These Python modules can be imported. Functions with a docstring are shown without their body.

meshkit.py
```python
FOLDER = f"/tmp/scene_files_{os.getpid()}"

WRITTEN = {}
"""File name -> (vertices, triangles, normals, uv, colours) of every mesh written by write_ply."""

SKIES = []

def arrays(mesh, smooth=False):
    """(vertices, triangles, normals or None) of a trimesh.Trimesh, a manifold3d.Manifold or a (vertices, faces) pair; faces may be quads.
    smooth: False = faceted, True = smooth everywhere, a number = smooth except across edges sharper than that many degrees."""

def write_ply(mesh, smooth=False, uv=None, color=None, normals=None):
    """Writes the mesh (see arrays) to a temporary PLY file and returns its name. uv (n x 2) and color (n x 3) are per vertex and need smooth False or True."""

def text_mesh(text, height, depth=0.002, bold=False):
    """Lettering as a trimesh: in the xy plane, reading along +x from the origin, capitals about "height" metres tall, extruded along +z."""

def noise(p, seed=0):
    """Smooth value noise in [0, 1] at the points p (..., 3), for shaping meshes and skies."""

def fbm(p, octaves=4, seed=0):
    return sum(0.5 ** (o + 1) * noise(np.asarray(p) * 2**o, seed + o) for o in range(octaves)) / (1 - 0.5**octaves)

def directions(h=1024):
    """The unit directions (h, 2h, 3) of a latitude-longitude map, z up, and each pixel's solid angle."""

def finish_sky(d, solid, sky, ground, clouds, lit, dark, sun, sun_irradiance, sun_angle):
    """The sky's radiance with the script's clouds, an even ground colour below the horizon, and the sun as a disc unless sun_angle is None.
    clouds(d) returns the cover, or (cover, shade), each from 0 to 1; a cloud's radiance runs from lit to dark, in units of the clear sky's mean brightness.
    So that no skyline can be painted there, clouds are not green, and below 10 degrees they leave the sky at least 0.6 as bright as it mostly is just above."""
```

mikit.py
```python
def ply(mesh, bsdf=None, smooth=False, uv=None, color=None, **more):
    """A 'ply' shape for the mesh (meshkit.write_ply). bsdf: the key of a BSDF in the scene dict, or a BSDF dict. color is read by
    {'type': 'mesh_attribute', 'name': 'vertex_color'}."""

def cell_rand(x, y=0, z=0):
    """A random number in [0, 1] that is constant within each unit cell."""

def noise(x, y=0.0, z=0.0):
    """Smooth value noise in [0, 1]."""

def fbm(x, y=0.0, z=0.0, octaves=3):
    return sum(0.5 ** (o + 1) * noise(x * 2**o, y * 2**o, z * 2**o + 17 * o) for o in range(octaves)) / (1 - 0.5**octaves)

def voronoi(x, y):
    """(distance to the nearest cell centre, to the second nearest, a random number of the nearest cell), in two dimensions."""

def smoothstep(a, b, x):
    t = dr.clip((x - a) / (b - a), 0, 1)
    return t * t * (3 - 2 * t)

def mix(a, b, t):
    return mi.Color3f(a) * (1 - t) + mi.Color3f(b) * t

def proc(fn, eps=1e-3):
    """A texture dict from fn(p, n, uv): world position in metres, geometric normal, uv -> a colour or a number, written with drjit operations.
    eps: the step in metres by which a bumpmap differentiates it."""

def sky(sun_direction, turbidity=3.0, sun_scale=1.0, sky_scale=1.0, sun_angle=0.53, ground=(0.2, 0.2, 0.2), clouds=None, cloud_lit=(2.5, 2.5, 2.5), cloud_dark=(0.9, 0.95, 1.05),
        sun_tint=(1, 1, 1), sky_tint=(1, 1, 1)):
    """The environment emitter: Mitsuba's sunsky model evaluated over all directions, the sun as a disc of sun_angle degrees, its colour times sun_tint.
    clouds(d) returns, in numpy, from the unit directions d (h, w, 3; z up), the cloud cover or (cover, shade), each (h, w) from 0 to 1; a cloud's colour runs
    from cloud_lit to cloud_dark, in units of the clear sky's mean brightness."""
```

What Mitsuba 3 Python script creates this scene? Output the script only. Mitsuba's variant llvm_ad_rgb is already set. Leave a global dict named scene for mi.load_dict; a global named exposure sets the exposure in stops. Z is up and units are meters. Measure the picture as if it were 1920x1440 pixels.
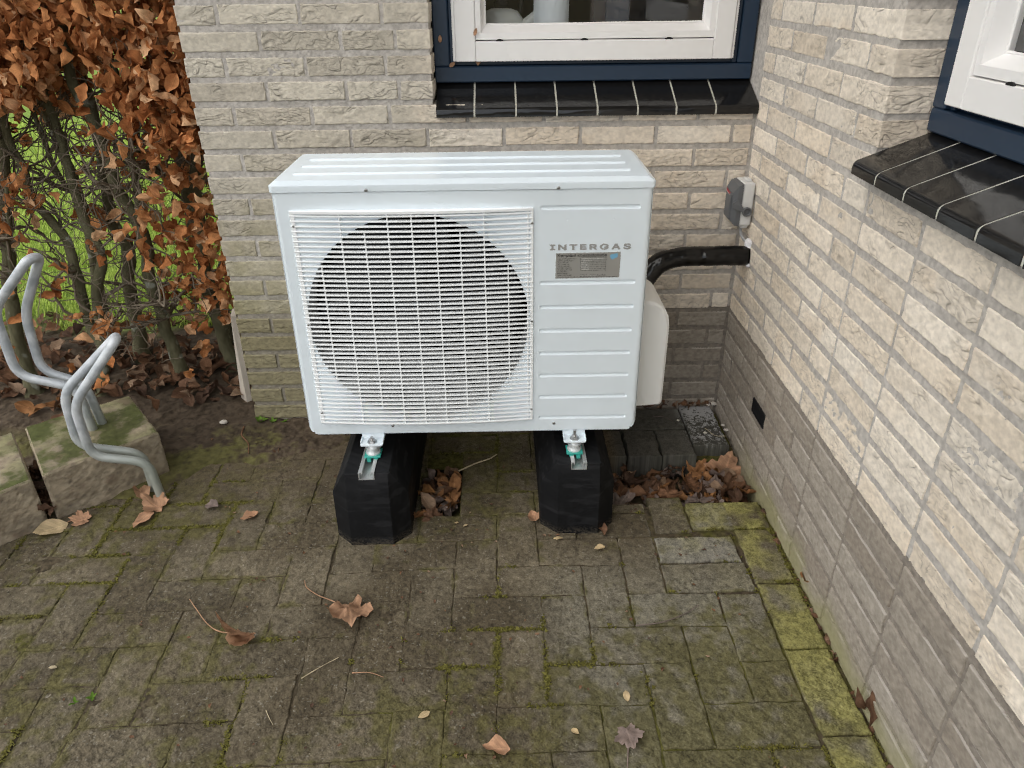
import math, random
import numpy as np, trimesh, drjit as dr, mitsuba as mi
import manifold3d as m3
from shapely.geometry import Polygon, Point, box as sbox
from shapely import affinity, unary_union
import mikit, meshkit

T = mi.ScalarTransform4f
scene, labels = {"type": "scene"}, {}
exposure = 2.83
# ---------------------------------------------------------------- camera
CAM = np.array([-0.7087, -2.1632, 1.3019])
FWD = np.array([0.010155, 0.8783, -0.478002])
UPV = np.array([0.016817, 0.477809, 0.878303])
FOV = 68.743
scene["camera"] = {"type": "perspective", "fov": FOV, "fov_axis": "x", "near_clip": 0.02, "far_clip": 300.0,
                   "to_world": T().look_at(origin=CAM.tolist(), target=(CAM + FWD).tolist(), up=UPV.tolist())}
# ---------------------------------------------------------------- light: an overcast day
scene["sky"] = mikit.sky((-0.58, -0.5, 0.70), turbidity=3, sun_scale=0.16, sun_angle=60, clouds=lambda d: 1.0,
                         sun_tint=(0.92, 1.0, 1.15), cloud_lit=(2.36, 2.5, 2.66), ground=(0.12, 0.13, 0.10))

RIGHT = np.cross(FWD, UPV)


def in_frame(P, m=0.06):
    d = np.asarray(P, float) - CAM
    z = d @ FWD
    k = math.tan(math.radians(FOV / 2))
    return z > 0.1 and abs(d @ RIGHT / z) < k + m and abs(d @ UPV / z) < k * 0.75 + m


# ================================================================ materials
ns, fb, sst, mix = mikit.noise, mikit.fbm, mikit.smoothstep, mikit.mix
crand = mikit.cell_rand


def n2(x, y, k=0):
    """two dimensional smooth noise, half the cost of the three dimensional one"""
    x, y = mi.Float(x), mi.Float(y)
    i, j = dr.floor(x), dr.floor(y)
    a, b = x - i, y - j
    a, b = a * a * (3 - 2 * a), b * b * (3 - 2 * b)
    return dr.lerp(dr.lerp(crand(i, j, k), crand(i + 1, j, k), a), dr.lerp(crand(i, j + 1, k), crand(i + 1, j + 1, k), a), b)


def f2(x, y, k=0, octaves=3):
    return sum(0.5 ** (o + 1) * n2(x * 2 ** o, y * 2 ** o, k + 17 * o) for o in range(octaves)) / (1 - 0.5 ** octaves)


def rgb(*c):
    return {"type": "rgb", "value": list(c)}


def pr(name, color, rough=0.6, spec=0.5, bump=None, scale=1.0, eps=0.0007, two=True, **kw):
    b = {"type": "principled", "base_color": rgb(*color) if isinstance(color, tuple) else mikit.proc(color),
         "roughness": rough if isinstance(rough, float) else mikit.proc(rough), "specular": spec, **kw}
    if bump is not None:
        b = {"type": "bumpmap", "arbitrary": mikit.proc(bump, eps=eps), "scale": scale, "bsdf": b}
    scene[name] = {"type": "twosided", "bsdf": b} if two else b


Z_DARK = 0.386


def brick_col(p, n, uv):
    i = dr.floor(uv.x)
    r1, r2, r3 = crand(i, 1), crand(i, 2), crand(i, 3)
    s = p.x + p.y
    back = dr.select(p.y > -0.012, 1.0, 0.0)
    g = f2(s * 14, p.z * 20, 9, 2)
    wx = sst(-0.80, -0.98, p.x + 0.1 * (g - 0.5)) * back
    f = f2(s * 110, p.z * 150, 3, 3)
    warm = mix((0.635, 0.55, 0.445), (0.70, 0.635, 0.545), r1)
    grey = mix((0.44, 0.395, 0.325), (0.53, 0.485, 0.405), r1)
    c = mix(warm, grey, wx)
    c = c * (0.88 + 0.20 * r2) * (0.77 + 0.46 * f)
    c = mix(c, mi.Color3f(0.62, 0.50, 0.37) * (0.75 + 0.4 * f), sst(0.5, 0.8, g) * 0.4 * r3 * (1 - wx))
    c = c * (1 - 0.36 * crease(p, i)[0])
    ol = wx * sst(0.95, 0.15, p.z + 0.35 * (g - 0.5)) * 0.85
    c = mix(c, mi.Color3f(0.225, 0.20, 0.095) * (0.7 + 0.6 * f), ol)
    dark = mix((0.245, 0.21, 0.172), (0.315, 0.28, 0.236), r2) * (0.7 + 0.6 * f)
    rim = sst(0.07, 0.02, dr.minimum(uv.y / 0.9, 1 - uv.y / 0.9)) * sst(0.45, 0.6, g)
    dark = mix(dark, (0.42, 0.385, 0.34), rim * 0.7)
    dark = mix(dark, mi.Color3f(0.19, 0.165, 0.085) * (0.7 + 0.6 * f), wx * 0.75)
    c = mix(c, dark, dr.select(p.z < Z_DARK, 1.0, 0.0) * (1 - 0.25 * wx))
    return mix(c, (0.24, 0.235, 0.09), algae(p, s))


def algae(p, s):
    return sst(0.12, 0.0, p.z + 0.12 * (f2(s * 9, p.z * 12, 5, 3) - 0.5)) * sst(-0.12, -0.5, p.y) * 0.55


def crease(p, i):
    k = crand(i, 7)
    s = p.x + p.y
    wz = n2(s * 26, p.z * 30, i)
    a = n2(s * 34 + 3.0 * wz, p.z * 95 + 4 * wz, i)
    b = n2(s * 75 + 2.0 * wz, p.z * 170 + 3 * wz, i)
    m = n2(s * 15, p.z * 24, i + 4) + (k - 0.5) * 0.55
    m2 = sst(0.40, 0.60, n2(s * 48, p.z * 60, i + 8))
    ra = 1 - dr.minimum(dr.abs(a - 0.5) * 9, 1)
    rb = 1 - dr.minimum(dr.abs(b - 0.5) * 7, 1)
    return dr.maximum(ra * m2, 0.55 * rb * (1 - 0.5 * m2)) * sst(0.36, 0.60, m), a, b, m


def brick_bump(p, n, uv):
    s = p.x + p.y
    c, a, b, m = crease(p, dr.floor(uv.x))
    k = sst(0.34, 0.60, m)
    return f2(s * 150, p.z * 190, 1, 2) * 0.0015 + (sst(0.47, 0.56, a) * 0.0016 + sst(0.46, 0.58, b) * 0.0009) * k - c * 0.0017 + n2(s * 7, p.z * 190, 31) * 0.0016 * dr.select(p.z < Z_DARK, 1.0, 0.0)


pr("m_brick", brick_col, 0.9, 0.2, bump=brick_bump)


def mortar_col(p, n, uv):
    s = p.x + p.y
    f = f2(s * 130, p.z * 130, 2, 3)
    g = f2(s * 10, p.z * 10, 2, 2)
    back = dr.select(p.y > -0.012, 1.0, 0.0)
    wx = sst(-0.80, -0.98, p.x) * back
    c = mix((0.395, 0.365, 0.33), (0.465, 0.435, 0.40), g) * (0.68 + 0.58 * f)
    c = mix(c, mi.Color3f(0.215, 0.195, 0.13) * (0.65 + 0.6 * f), wx * sst(0.75, 0.2, p.z) * 0.8)
    dark = mi.Color3f(0.235, 0.206, 0.175) * (0.65 + 0.65 * f)
    c = mix(c, dark, dr.select(p.z < Z_DARK + 0.004, 1.0, 0.0) * (1 - 0.55 * wx))
    return mix(c, (0.26, 0.25, 0.10), algae(p, s))


pr("m_mortar", mortar_col, 0.95, 0.1, bump=lambda p, n, uv: f2((p.x + p.y) * 150, p.z * 150, 6, 2) * 0.003)


def moss_amt(p):
    return f2(p.x * 2.6, p.y * 2.6, 1, 3), f2(p.x * 34, p.y * 34, 4, 3)


def paver_col(p, n, uv):
    i = dr.floor(uv.x)
    r1, r2 = crand(i, 1), crand(i, 2)
    u, v = (uv.x - i - 0.1) / 0.8, uv.y / 0.9
    edge = dr.minimum(dr.minimum(u, 1 - u), dr.minimum(v, 1 - v))
    big, small = moss_amt(p)
    f = f2(p.x * 100, p.y * 100, 5, 3)
    g = f2(p.x * 8, p.y * 8, 7, 3)
    hf = n2(p.x * 420, p.y * 420, 9)
    f = f * 0.62 + hf * 0.38
    c = mix((0.080, 0.064, 0.041), (0.124, 0.103, 0.070), sst(0.25, 0.75, g)) * (0.86 + 0.28 * r1) * (0.22 + 1.55 * f)
    grey = sst(-0.72, -0.45, p.x) * sst(-0.55, -0.9, p.y)
    c = mix(c, mi.Color3f(0.185, 0.172, 0.134) * (0.22 + 1.55 * f), grey * (0.5 + 0.4 * r2))
    pale = sst(-0.335, -0.32, p.x) * sst(-0.100, -0.110, p.x) * sst(-0.742, -0.73, p.y) * sst(-0.45, -0.47, p.y) * sst(0.2, 0.3, r2 + 0.2)
    c = mix(c, mi.Color3f(0.225, 0.215, 0.19) * (0.22 + 1.55 * f), pale * 0.7)
    gr = f2(p.x * 170, p.y * 170, 12, 2)
    c = mix(c, mix((0.26, 0.24, 0.19), (0.50, 0.47, 0.40), hf), sst(0.74, 0.84, gr) * 0.22)
    # moss film, thicker along the joints
    rim = sst(0.13, 0.0, edge) * sst(0.35, 0.6, g) * 1.5
    m = sst(0.53, 0.77, big * 0.60 + small * 0.5 + 0.10 * sst(-0.7, -1.25, p.y) + 0.14 * rim)
    c = mix(c, mi.Color3f(0.086, 0.077, 0.026) * (0.25 + 1.5 * f), m * 0.72)
    # earth on the pavers close to the hedge
    soil = sst(-0.55, -0.17, p.y + 0.30 * (g - 0.5)) * sst(-1.0, -1.25, p.x)
    c = mix(c, mi.Color3f(0.098, 0.076, 0.050) * (0.45 + 1.1 * f), soil * 0.85)
    # yellow algae next to the side wall
    y = sst(-0.36, -0.20, p.x + 0.06 * (g - 0.5)) * sst(-0.30, -0.42, p.y)
    strip = sst(-0.108, -0.10, p.x)
    yy = y * (0.10 + 0.85 * strip + 0.75 * sst(-0.74, -0.60, p.y) * r2) * sst(0.28, 0.60, f2(p.x * 13, p.y * 9, 11, 3) * 0.8 + 0.2 * small + 0.04 * strip)
    c = mix(c, mi.Color3f(0.245, 0.228, 0.080) * (0.15 + 1.65 * f), dr.clip(yy, 0, 1) * 0.85)
    # the corner pavers behind are grey with lime drips
    lime = sst(-0.16, -0.10, p.x) * sst(-0.27, -0.2, p.y) * sst(0.02, 0.03, p.z)
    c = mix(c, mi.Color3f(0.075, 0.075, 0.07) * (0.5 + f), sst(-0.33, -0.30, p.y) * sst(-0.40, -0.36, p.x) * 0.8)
    return mix(c, (0.36, 0.36, 0.36), lime * sst(0.46, 0.62, f + 0.25 * sst(-0.16, -0.02, p.y) - 0.05))


def ground_bump(p, n, uv):
    return f2(p.x * 140 + p.z * 90, p.y * 140 + p.z * 70, 3, 3) * 0.0050


pr("m_paver", paver_col, 0.92, 0.2, bump=ground_bump)


def joint_col(p, n, uv):
    big, small = moss_amt(p)
    f = f2(p.x * 120, p.y * 120, 2, 3)
    c = mi.Color3f(0.074, 0.059, 0.039) * (0.3 + 1.3 * f)
    return mix(c, mi.Color3f(0.085, 0.080, 0.024) * (0.3 + 1.4 * f), sst(0.44, 0.66, big * 0.7 + small * 0.35))


pr("m_joint", joint_col, 1.0, 0.1, bump=ground_bump)


pr("m_moss", lambda p, n, uv: mix((0.070, 0.064, 0.016), (0.150, 0.138, 0.038), crand(dr.floor(uv.x), 4)), 1.0, 0.1)


def soil_col(p, n, uv):
    f = f2(p.x * 70, p.y * 70, 7, 4)
    g = f2(p.x * 6, p.y * 6, 1, 3)
    c = mix((0.052, 0.039, 0.028), (0.102, 0.077, 0.054), g) * (0.4 + 1.1 * f)
    m = sst(0.40, 0.62, f2(p.x * 8, p.y * 8, 5, 3) * 0.75 + 0.25 * f) * sst(0.0, -0.16, p.y)
    c = c * (1 + 0.25 * sst(-0.05, -0.25, p.y))
    c = mix(c, mi.Color3f(0.10, 0.095, 0.032) * (0.5 + f), m * 0.8)
    lawn = sst(0.62, 0.95, p.y + 0.3 * (g - 0.5))
    return mix(c, mi.Color3f(0.15, 0.215, 0.045) * (0.6 + 0.7 * f), lawn)


pr("m_soil", soil_col, 1.0, 0.1, bump=lambda p, n, uv: f2(p.x * 60, p.y * 60, 3, 3) * 0.012)


def grass_col(p, n, uv):
    r = crand(dr.floor(uv.x), 3)
    g = f2(p.x * 3, p.y * 3, 1, 2)
    return mix((0.28, 0.41, 0.065), (0.52, 0.62, 0.16), dr.clip(r * 0.6 + g * 0.5, 0, 1))


scene["m_grass"] = {"type": "principledthin", "base_color": mikit.proc(grass_col), "roughness": 0.6, "diff_trans": 0.5, "spec_trans": 0.0}


def leaf_fn(a, b, d):
    def fn(p, n, uv):
        i = dr.floor(uv.x)
        r, r2 = crand(i, 5), crand(i, 6)
        u = uv.x - i
        f = f2(p.x * 80 + p.y * 60, p.z * 80 + p.y * 50, 1, 2)
        c = mix(a, b, r)
        c = mix(c, d, sst(0.72, 1.0, r2))
        rib = sst(0.035, 0.0, dr.abs(u - 0.5))
        t = (uv.y * 9 - dr.abs(u - 0.5) * 7)
        vein = sst(0.12, 0.0, dr.abs(t - dr.floor(t) - 0.5))
        return c * (0.65 + 0.6 * f) * (1 + 0.35 * rib - 0.18 * vein)
    return fn


def thin_leaf(name, fn, trans):
    scene[name] = {"type": "principledthin", "base_color": mikit.proc(fn), "roughness": 0.38, "diff_trans": trans, "spec_trans": 0.0, "eta": 1.4}


thin_leaf("m_copper_leaf", leaf_fn((0.30, 0.108, 0.040), (0.60, 0.275, 0.115), (0.70, 0.44, 0.25)), 0.36)
PAL = {"m_brown_leaf": 0, "m_tan_leaf": 1, "m_pale_leaf": 2, "m_grey_leaf": 3, "m_orange_leaf": 4, "m_weed_leaf": 5}
PALETTE = [((0.09, 0.058, 0.043), (0.215, 0.115, 0.066), (0.32, 0.22, 0.15)), ((0.36, 0.215, 0.135), (0.45, 0.26, 0.16), (0.42, 0.25, 0.15)), ((0.48, 0.36, 0.20), (0.52, 0.40, 0.24), (0.50, 0.42, 0.28)),
           ((0.17, 0.135, 0.12), (0.25, 0.19, 0.165), (0.24, 0.19, 0.16)), ((0.26, 0.125, 0.055), (0.37, 0.19, 0.09), (0.34, 0.17, 0.07)), ((0.085, 0.16, 0.025), (0.12, 0.20, 0.035), (0.13, 0.21, 0.04))]


def any_leaf(p, n, uv):
    """one material for all fallen leaves: the leaf's number, carried by its uv, picks the palette"""
    i = dr.floor(uv.x)
    k = dr.floor(i / 20000)
    abd = [mi.Color3f(c) for c in PALETTE[0]]
    for q in range(1, len(PALETTE)):
        abd = [dr.select(k > q - 0.5, mi.Color3f(c), o) for c, o in zip(PALETTE[q], abd)]
    r, r2 = crand(i, 5), crand(i, 6)
    u = uv.x - i
    f = f2(p.x * 80 + p.z * 60, p.y * 80 + p.z * 50, 1, 2)
    c = abd[0] * (1 - r) + abd[1] * r
    c = mix(c, abd[2], sst(0.72, 1.0, r2))
    rib = sst(0.035, 0.0, dr.abs(u - 0.5))
    t = uv.y * 9 - dr.abs(u - 0.5) * 7
    vein = sst(0.12, 0.0, dr.abs(t - dr.floor(t) - 0.5))
    return c * (0.6 + 0.7 * f) * (1 + 0.35 * rib - 0.18 * vein)


thin_leaf("m_leaf", any_leaf, 0.22)


def bark_col(p, n, uv):
    f = fb(p.x * 60, p.y * 60, p.z * 25, octaves=3)
    g = fb(p.x * 25, p.y * 25, p.z * 18, octaves=3)
    c = mix((0.060, 0.058, 0.030), (0.150, 0.138, 0.082), f)
    return mix(c, (0.28, 0.29, 0.24), sst(0.64, 0.72, g) * 0.7)


pr("m_bark", bark_col, 0.85, 0.2, bump=lambda p, n, uv: fb(p.x * 120, p.y * 120, p.z * 40, octaves=2) * 0.003)
pr("m_twig", lambda p, n, uv: mix((0.085, 0.066, 0.045), (0.24, 0.20, 0.15), fb(p.x * 40, p.y * 40, p.z * 40, octaves=2)), 0.8, 0.2)


def galv_col(p, n, uv):
    f = fb(p.x * 30, p.y * 30, p.z * 30, octaves=3)
    c = mix((0.38, 0.405, 0.43), (0.53, 0.55, 0.57), sst(0.3, 0.7, f))
    low = sst(0.30, 0.10, p.z) * 0.75
    return mix(c, (0.25, 0.27, 0.21), low)


pr("m_galvanised", galv_col, 0.5, 0.5, metallic=0.25)


def block_col(p, n, uv):
    f = fb(p.x * 70, p.y * 70, p.z * 70, octaves=4)
    g = fb(p.x * 11, p.y * 11, p.z * 11, octaves=3)
    top = sst(0.4, 0.9, n.z)
    c = mix((0.22, 0.175, 0.122), (0.34, 0.285, 0.208), g) * (0.35 + 1.2 * f)
    c = mix(c, mi.Color3f(0.21, 0.20, 0.10) * (0.45 + 1.0 * f), top * sst(0.4, 0.6, g) * 0.75)
    m = top * sst(0.40, 0.58, f2(p.x * 13, p.y * 13, 3, 4) * 0.7 + 0.3 * f) * 0.9
    c = mix(c, mi.Color3f(0.055, 0.065, 0.018) * (0.5 + f), m)
    return mix(c, mi.Color3f(0.13, 0.095, 0.066) * (0.5 + f), sst(0.56, 0.74, fb(p.x * 17, p.y * 17, p.z * 17 + 4, octaves=3) * 0.75 + 0.25 * f) * 0.7)


pr("m_block", block_col, 0.95, 0.15, bump=lambda p, n, uv: fb(p.x * 90, p.y * 90, p.z * 90, octaves=4) * 0.006)
pr("m_pump_paint", (0.66, 0.725, 0.77), 0.28, 0.5, clearcoat=0.35, clearcoat_gloss=0.85)
pr("m_lid_paint", (0.66, 0.73, 0.78), 0.16, 0.6, clearcoat=0.6, clearcoat_gloss=0.95)
pr("m_white_plastic", (0.78, 0.80, 0.81), 0.38, 0.5)
pr("m_cover_plastic", (0.73, 0.73, 0.715), 0.45, 0.5)
pr("m_ring_grey", (0.36, 0.37, 0.38), 0.5, 0.4)
pr("m_fan", (0.016, 0.017, 0.021), 0.6, 0.3)
pr("m_dark_inside", (0.010, 0.010, 0.012), 0.8, 0.2)
pr("m_coil", (0.015, 0.015, 0.016), 0.6, 0.3)


def rubber_col(p, n, uv):
    f = fb(p.x * 260, p.y * 260, p.z * 260, octaves=2)
    sc = sst(0.60, 0.72, f2(p.x * 12 + p.y * 20, p.z * 60, 3, 3)) + 0.4 * sst(0.5, 0.7, f2(p.x * 40 + p.y * 60, p.z * 40, 5, 2))
    low = sst(0.03, 0.0, p.z) * 0.5
    c = mi.Color3f(0.0050, 0.0053, 0.0062) * (0.7 + 0.7 * f)
    c = mix(c, (0.05, 0.05, 0.054), sc * 0.14)
    return mix(c, (0.09, 0.075, 0.055), low * sst(0.4, 0.6, f))


pr("m_rubber", rubber_col, 0.60, 0.20, bump=lambda p, n, uv: fb(p.x * 300, p.y * 300, p.z * 300, octaves=2) * 0.0007)
pr("m_aluminium", (0.62, 0.63, 0.63), 0.38, 0.5, metallic=0.75)
pr("m_steel", (0.50, 0.50, 0.50), 0.25, 0.5, metallic=0.95)
pr("m_zinc_bright", (0.72, 0.74, 0.75), 0.35, 0.5, metallic=0.5)
pr("m_teal", (0.03, 0.30, 0.25), 0.45, 0.5)
pr("m_navy", (0.013, 0.030, 0.058), 0.30, 0.5)
pr("m_window_white", (0.78, 0.765, 0.75), 0.35, 0.5, bump=lambda p, n, uv: fb(p.x * 90, p.y * 90, p.z * 90, octaves=2) * 0.0004)
pr("m_black", (0.006, 0.006, 0.007), 0.6, 0.4)


def tile_bump(p, n, uv):
    return fb(p.x * 30, p.y * 30, p.z * 30, octaves=2) * 0.0006


def tile_col(p, n, uv):
    d = fb(p.x * 160, p.y * 160, p.z * 160, octaves=2)
    return mix((0.006, 0.006, 0.007), (0.011, 0.0105, 0.010), d)


pr("m_black_tile", tile_col, 0.10, 0.45, bump=tile_bump)
pr("m_grout", lambda p, n, uv: mix((0.36, 0.35, 0.30), (0.52, 0.51, 0.45), fb(p.x * 120, p.y * 120, p.z * 120, octaves=2)), 0.9, 0.2)
scene["m_glass"] = {"type": "thindielectric", "int_ior": 1.5}
pr("m_room", (0.10, 0.095, 0.09), 0.9, 0.1)
pr("m_counter", (0.05, 0.05, 0.05), 0.3, 0.5)


def towel_bump(p, n, uv):
    a = mi.Float(uv.x * 26)
    b = mi.Float(p.z * 105)
    return (dr.sin(a * 6.28 + 2.5 * dr.sin(b)) * dr.sin(b * 1.3 + dr.sin(a * 3.0))) * 0.0007


pr("m_towel", (0.74, 0.80, 0.83), 0.9, 0.2, bump=towel_bump)
pr("m_kettle", (0.62, 0.64, 0.60), 0.22, 0.5)
pr("m_curtain", (0.42, 0.43, 0.43), 0.9, 0.1)
pr("m_box_dark", (0.105, 0.110, 0.118), 0.45, 0.4)
pr("m_box_light", (0.60, 0.60, 0.59), 0.45, 0.4)
pr("m_red", (0.36, 0.03, 0.04), 0.45, 0.4)
pr("m_cable", (0.33, 0.33, 0.335), 0.5, 0.4)
pr("m_foam", (0.80, 0.79, 0.82), 0.8, 0.3, bump=lambda p, n, uv: fb(p.x * 200, p.y * 200, p.z * 200, octaves=2) * 0.003)
pr("m_wrap", (0.004, 0.004, 0.0045), 0.14, 0.45, bump=lambda p, n, uv: fb(p.x * 55, p.y * 20, p.z * 16, octaves=2) * 0.004)
pr("m_silver_plate", (0.30, 0.295, 0.275), 0.45, 0.5, metallic=0.25)
pr("m_print", (0.02, 0.02, 0.02), 0.5, 0.3)
pr("m_white_print", (0.62, 0.62, 0.60), 0.5, 0.3)
pr("m_logo_grey", (0.27, 0.27, 0.262), 0.5, 0.3)
pr("m_blue", (0.16, 0.36, 0.52), 0.5, 0.3)
pr("m_wood", lambda p, n, uv: mix((0.36, 0.32, 0.27), (0.52, 0.47, 0.40), fb(p.x * 60, p.y * 60, p.z * 6, octaves=3)), 0.8, 0.2)
pr("m_stone", lambda p, n, uv: mix((0.40, 0.36, 0.31), (0.62, 0.58, 0.52), crand(dr.floor(uv.x), 2)), 0.8, 0.2)

# ================================================================ mesh helpers
count = {}


def numbered(name):
    n = count.get(name, 0)
    count[name] = n + 1
    return name if n == 0 else f"{name}_{n:03d}"


def put(key, mesh, bsdf, smooth=False, uv=None):
    key = numbered(key)
    if bsdf in PAL:
        uv = np.asarray(uv) + [20000 * PAL[bsdf], 0]
        bsdf = "m_leaf"
    scene[key] = mikit.ply(mesh, bsdf, smooth=smooth, uv=uv)
    return key


def tag(key, label, category, group=None, kind=None):
    labels[key] = {"label": label, "category": category}
    if group:
        labels[key]["group"] = group
    if kind:
        labels[key]["kind"] = kind


def setting(key, label=None, kind="structure"):
    labels[key] = {"kind": kind}
    if label:
        labels[key]["label"] = label


def cat(*ms):
    return trimesh.util.concatenate([m for m in ms])


def bx(x0, x1, y0, y1, z0, z1, r=0.0):
    lo, hi = np.minimum([x0, y0, z0], [x1, y1, z1]), np.maximum([x0, y0, z0], [x1, y1, z1])
    if r <= 0:
        return trimesh.creation.box(bounds=[lo, hi])
    pts = []
    for sx in (0, 1):
        for sy in (0, 1):
            for sz in (0, 1):
                c = np.where([sx, sy, sz], hi, lo)
                d = np.where([sx, sy, sz], -1.0, 1.0) * r
                for k in range(3):
                    e = d.copy()
                    e[k] = 0
                    pts.append(c + e)
    return trimesh.convex.convex_hull(np.array(pts))


def hull(pts):
    return trimesh.convex.convex_hull(np.array(pts, float))


def man(m):
    return m3.Manifold(m3.Mesh(np.asarray(m.vertices, np.float32), np.asarray(m.faces, np.uint32)))


def unman(m):
    k = m.to_mesh()
    return trimesh.Trimesh(k.vert_properties[:, :3], k.tri_verts, process=False)


def catmull(P, n=8):
    P = np.asarray(P, float)
    Q = np.vstack([2 * P[0] - P[1], P, 2 * P[-1] - P[-2]])
    out = []
    for i in range(len(P) - 1):
        a, b, c, d = Q[i:i + 4]
        for t in np.arange(n) / n:
            out.append(0.5 * (2 * b + (c - a) * t + (2 * a - 5 * b + 4 * c - d) * t * t + (3 * b - a - 3 * c + d) * t ** 3))
    return np.vstack(out + [P[-1]])


def tube(P, R, sides=10, cap=True):
    P = np.asarray(P, float)
    R = np.broadcast_to(np.asarray(R, float), (len(P),))
    t = np.gradient(P, axis=0)
    t /= np.linalg.norm(t, axis=1, keepdims=True) + 1e-12
    a = np.cross(t[0], [0.3, 0.2, 0.93] if abs(t[0][2]) < 0.9 else [1, 0.1, 0])
    a /= np.linalg.norm(a)
    ang = np.arange(sides) * 2 * np.pi / sides
    V = []
    for i in range(len(P)):
        a = a - t[i] * (a @ t[i])
        a /= np.linalg.norm(a) + 1e-12
        b = np.cross(t[i], a)
        V.append(P[i] + R[i] * (np.cos(ang)[:, None] * a + np.sin(ang)[:, None] * b))
    V = np.vstack(V)
    i, j = np.meshgrid(np.arange(len(P) - 1), np.arange(sides), indexing="ij")
    qd = np.stack([i * sides + j, i * sides + (j + 1) % sides, (i + 1) * sides + (j + 1) % sides, (i + 1) * sides + j], -1).reshape(-1, 4)
    F = np.vstack([qd[:, [0, 1, 2]], qd[:, [0, 2, 3]]])
    if cap:
        k = len(V)
        V = np.vstack([V, P[0], P[-1]])
        j = np.arange(sides)
        e = (len(P) - 1) * sides
        F = np.vstack([F, np.stack([(j + 1) % sides, j, j * 0 + k], 1), np.stack([e + j, e + (j + 1) % sides, j * 0 + k + 1], 1)])
    return trimesh.Trimesh(V, F, process=False)


def cyl(p0, p1, r, sides=20, r1=None):
    return tube([p0, p1], [r, r if r1 is None else r1], sides)


def extrude(poly, h, z0=0.0):
    polys = getattr(poly, "geoms", [poly])
    m = cat(*[trimesh.creation.extrude_polygon(g, h, engine="earcut") for g in polys])
    m.apply_translation([0, 0, z0])
    return m


def xz(m, y):
    """A mesh modelled in (x, z) with its thickness along local z: stood up so that local z points towards -y, its base at y."""
    v = np.asarray(m.vertices)
    return trimesh.Trimesh(np.stack([v[:, 0], y - v[:, 2], v[:, 1]], 1), m.faces, process=False)


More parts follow.
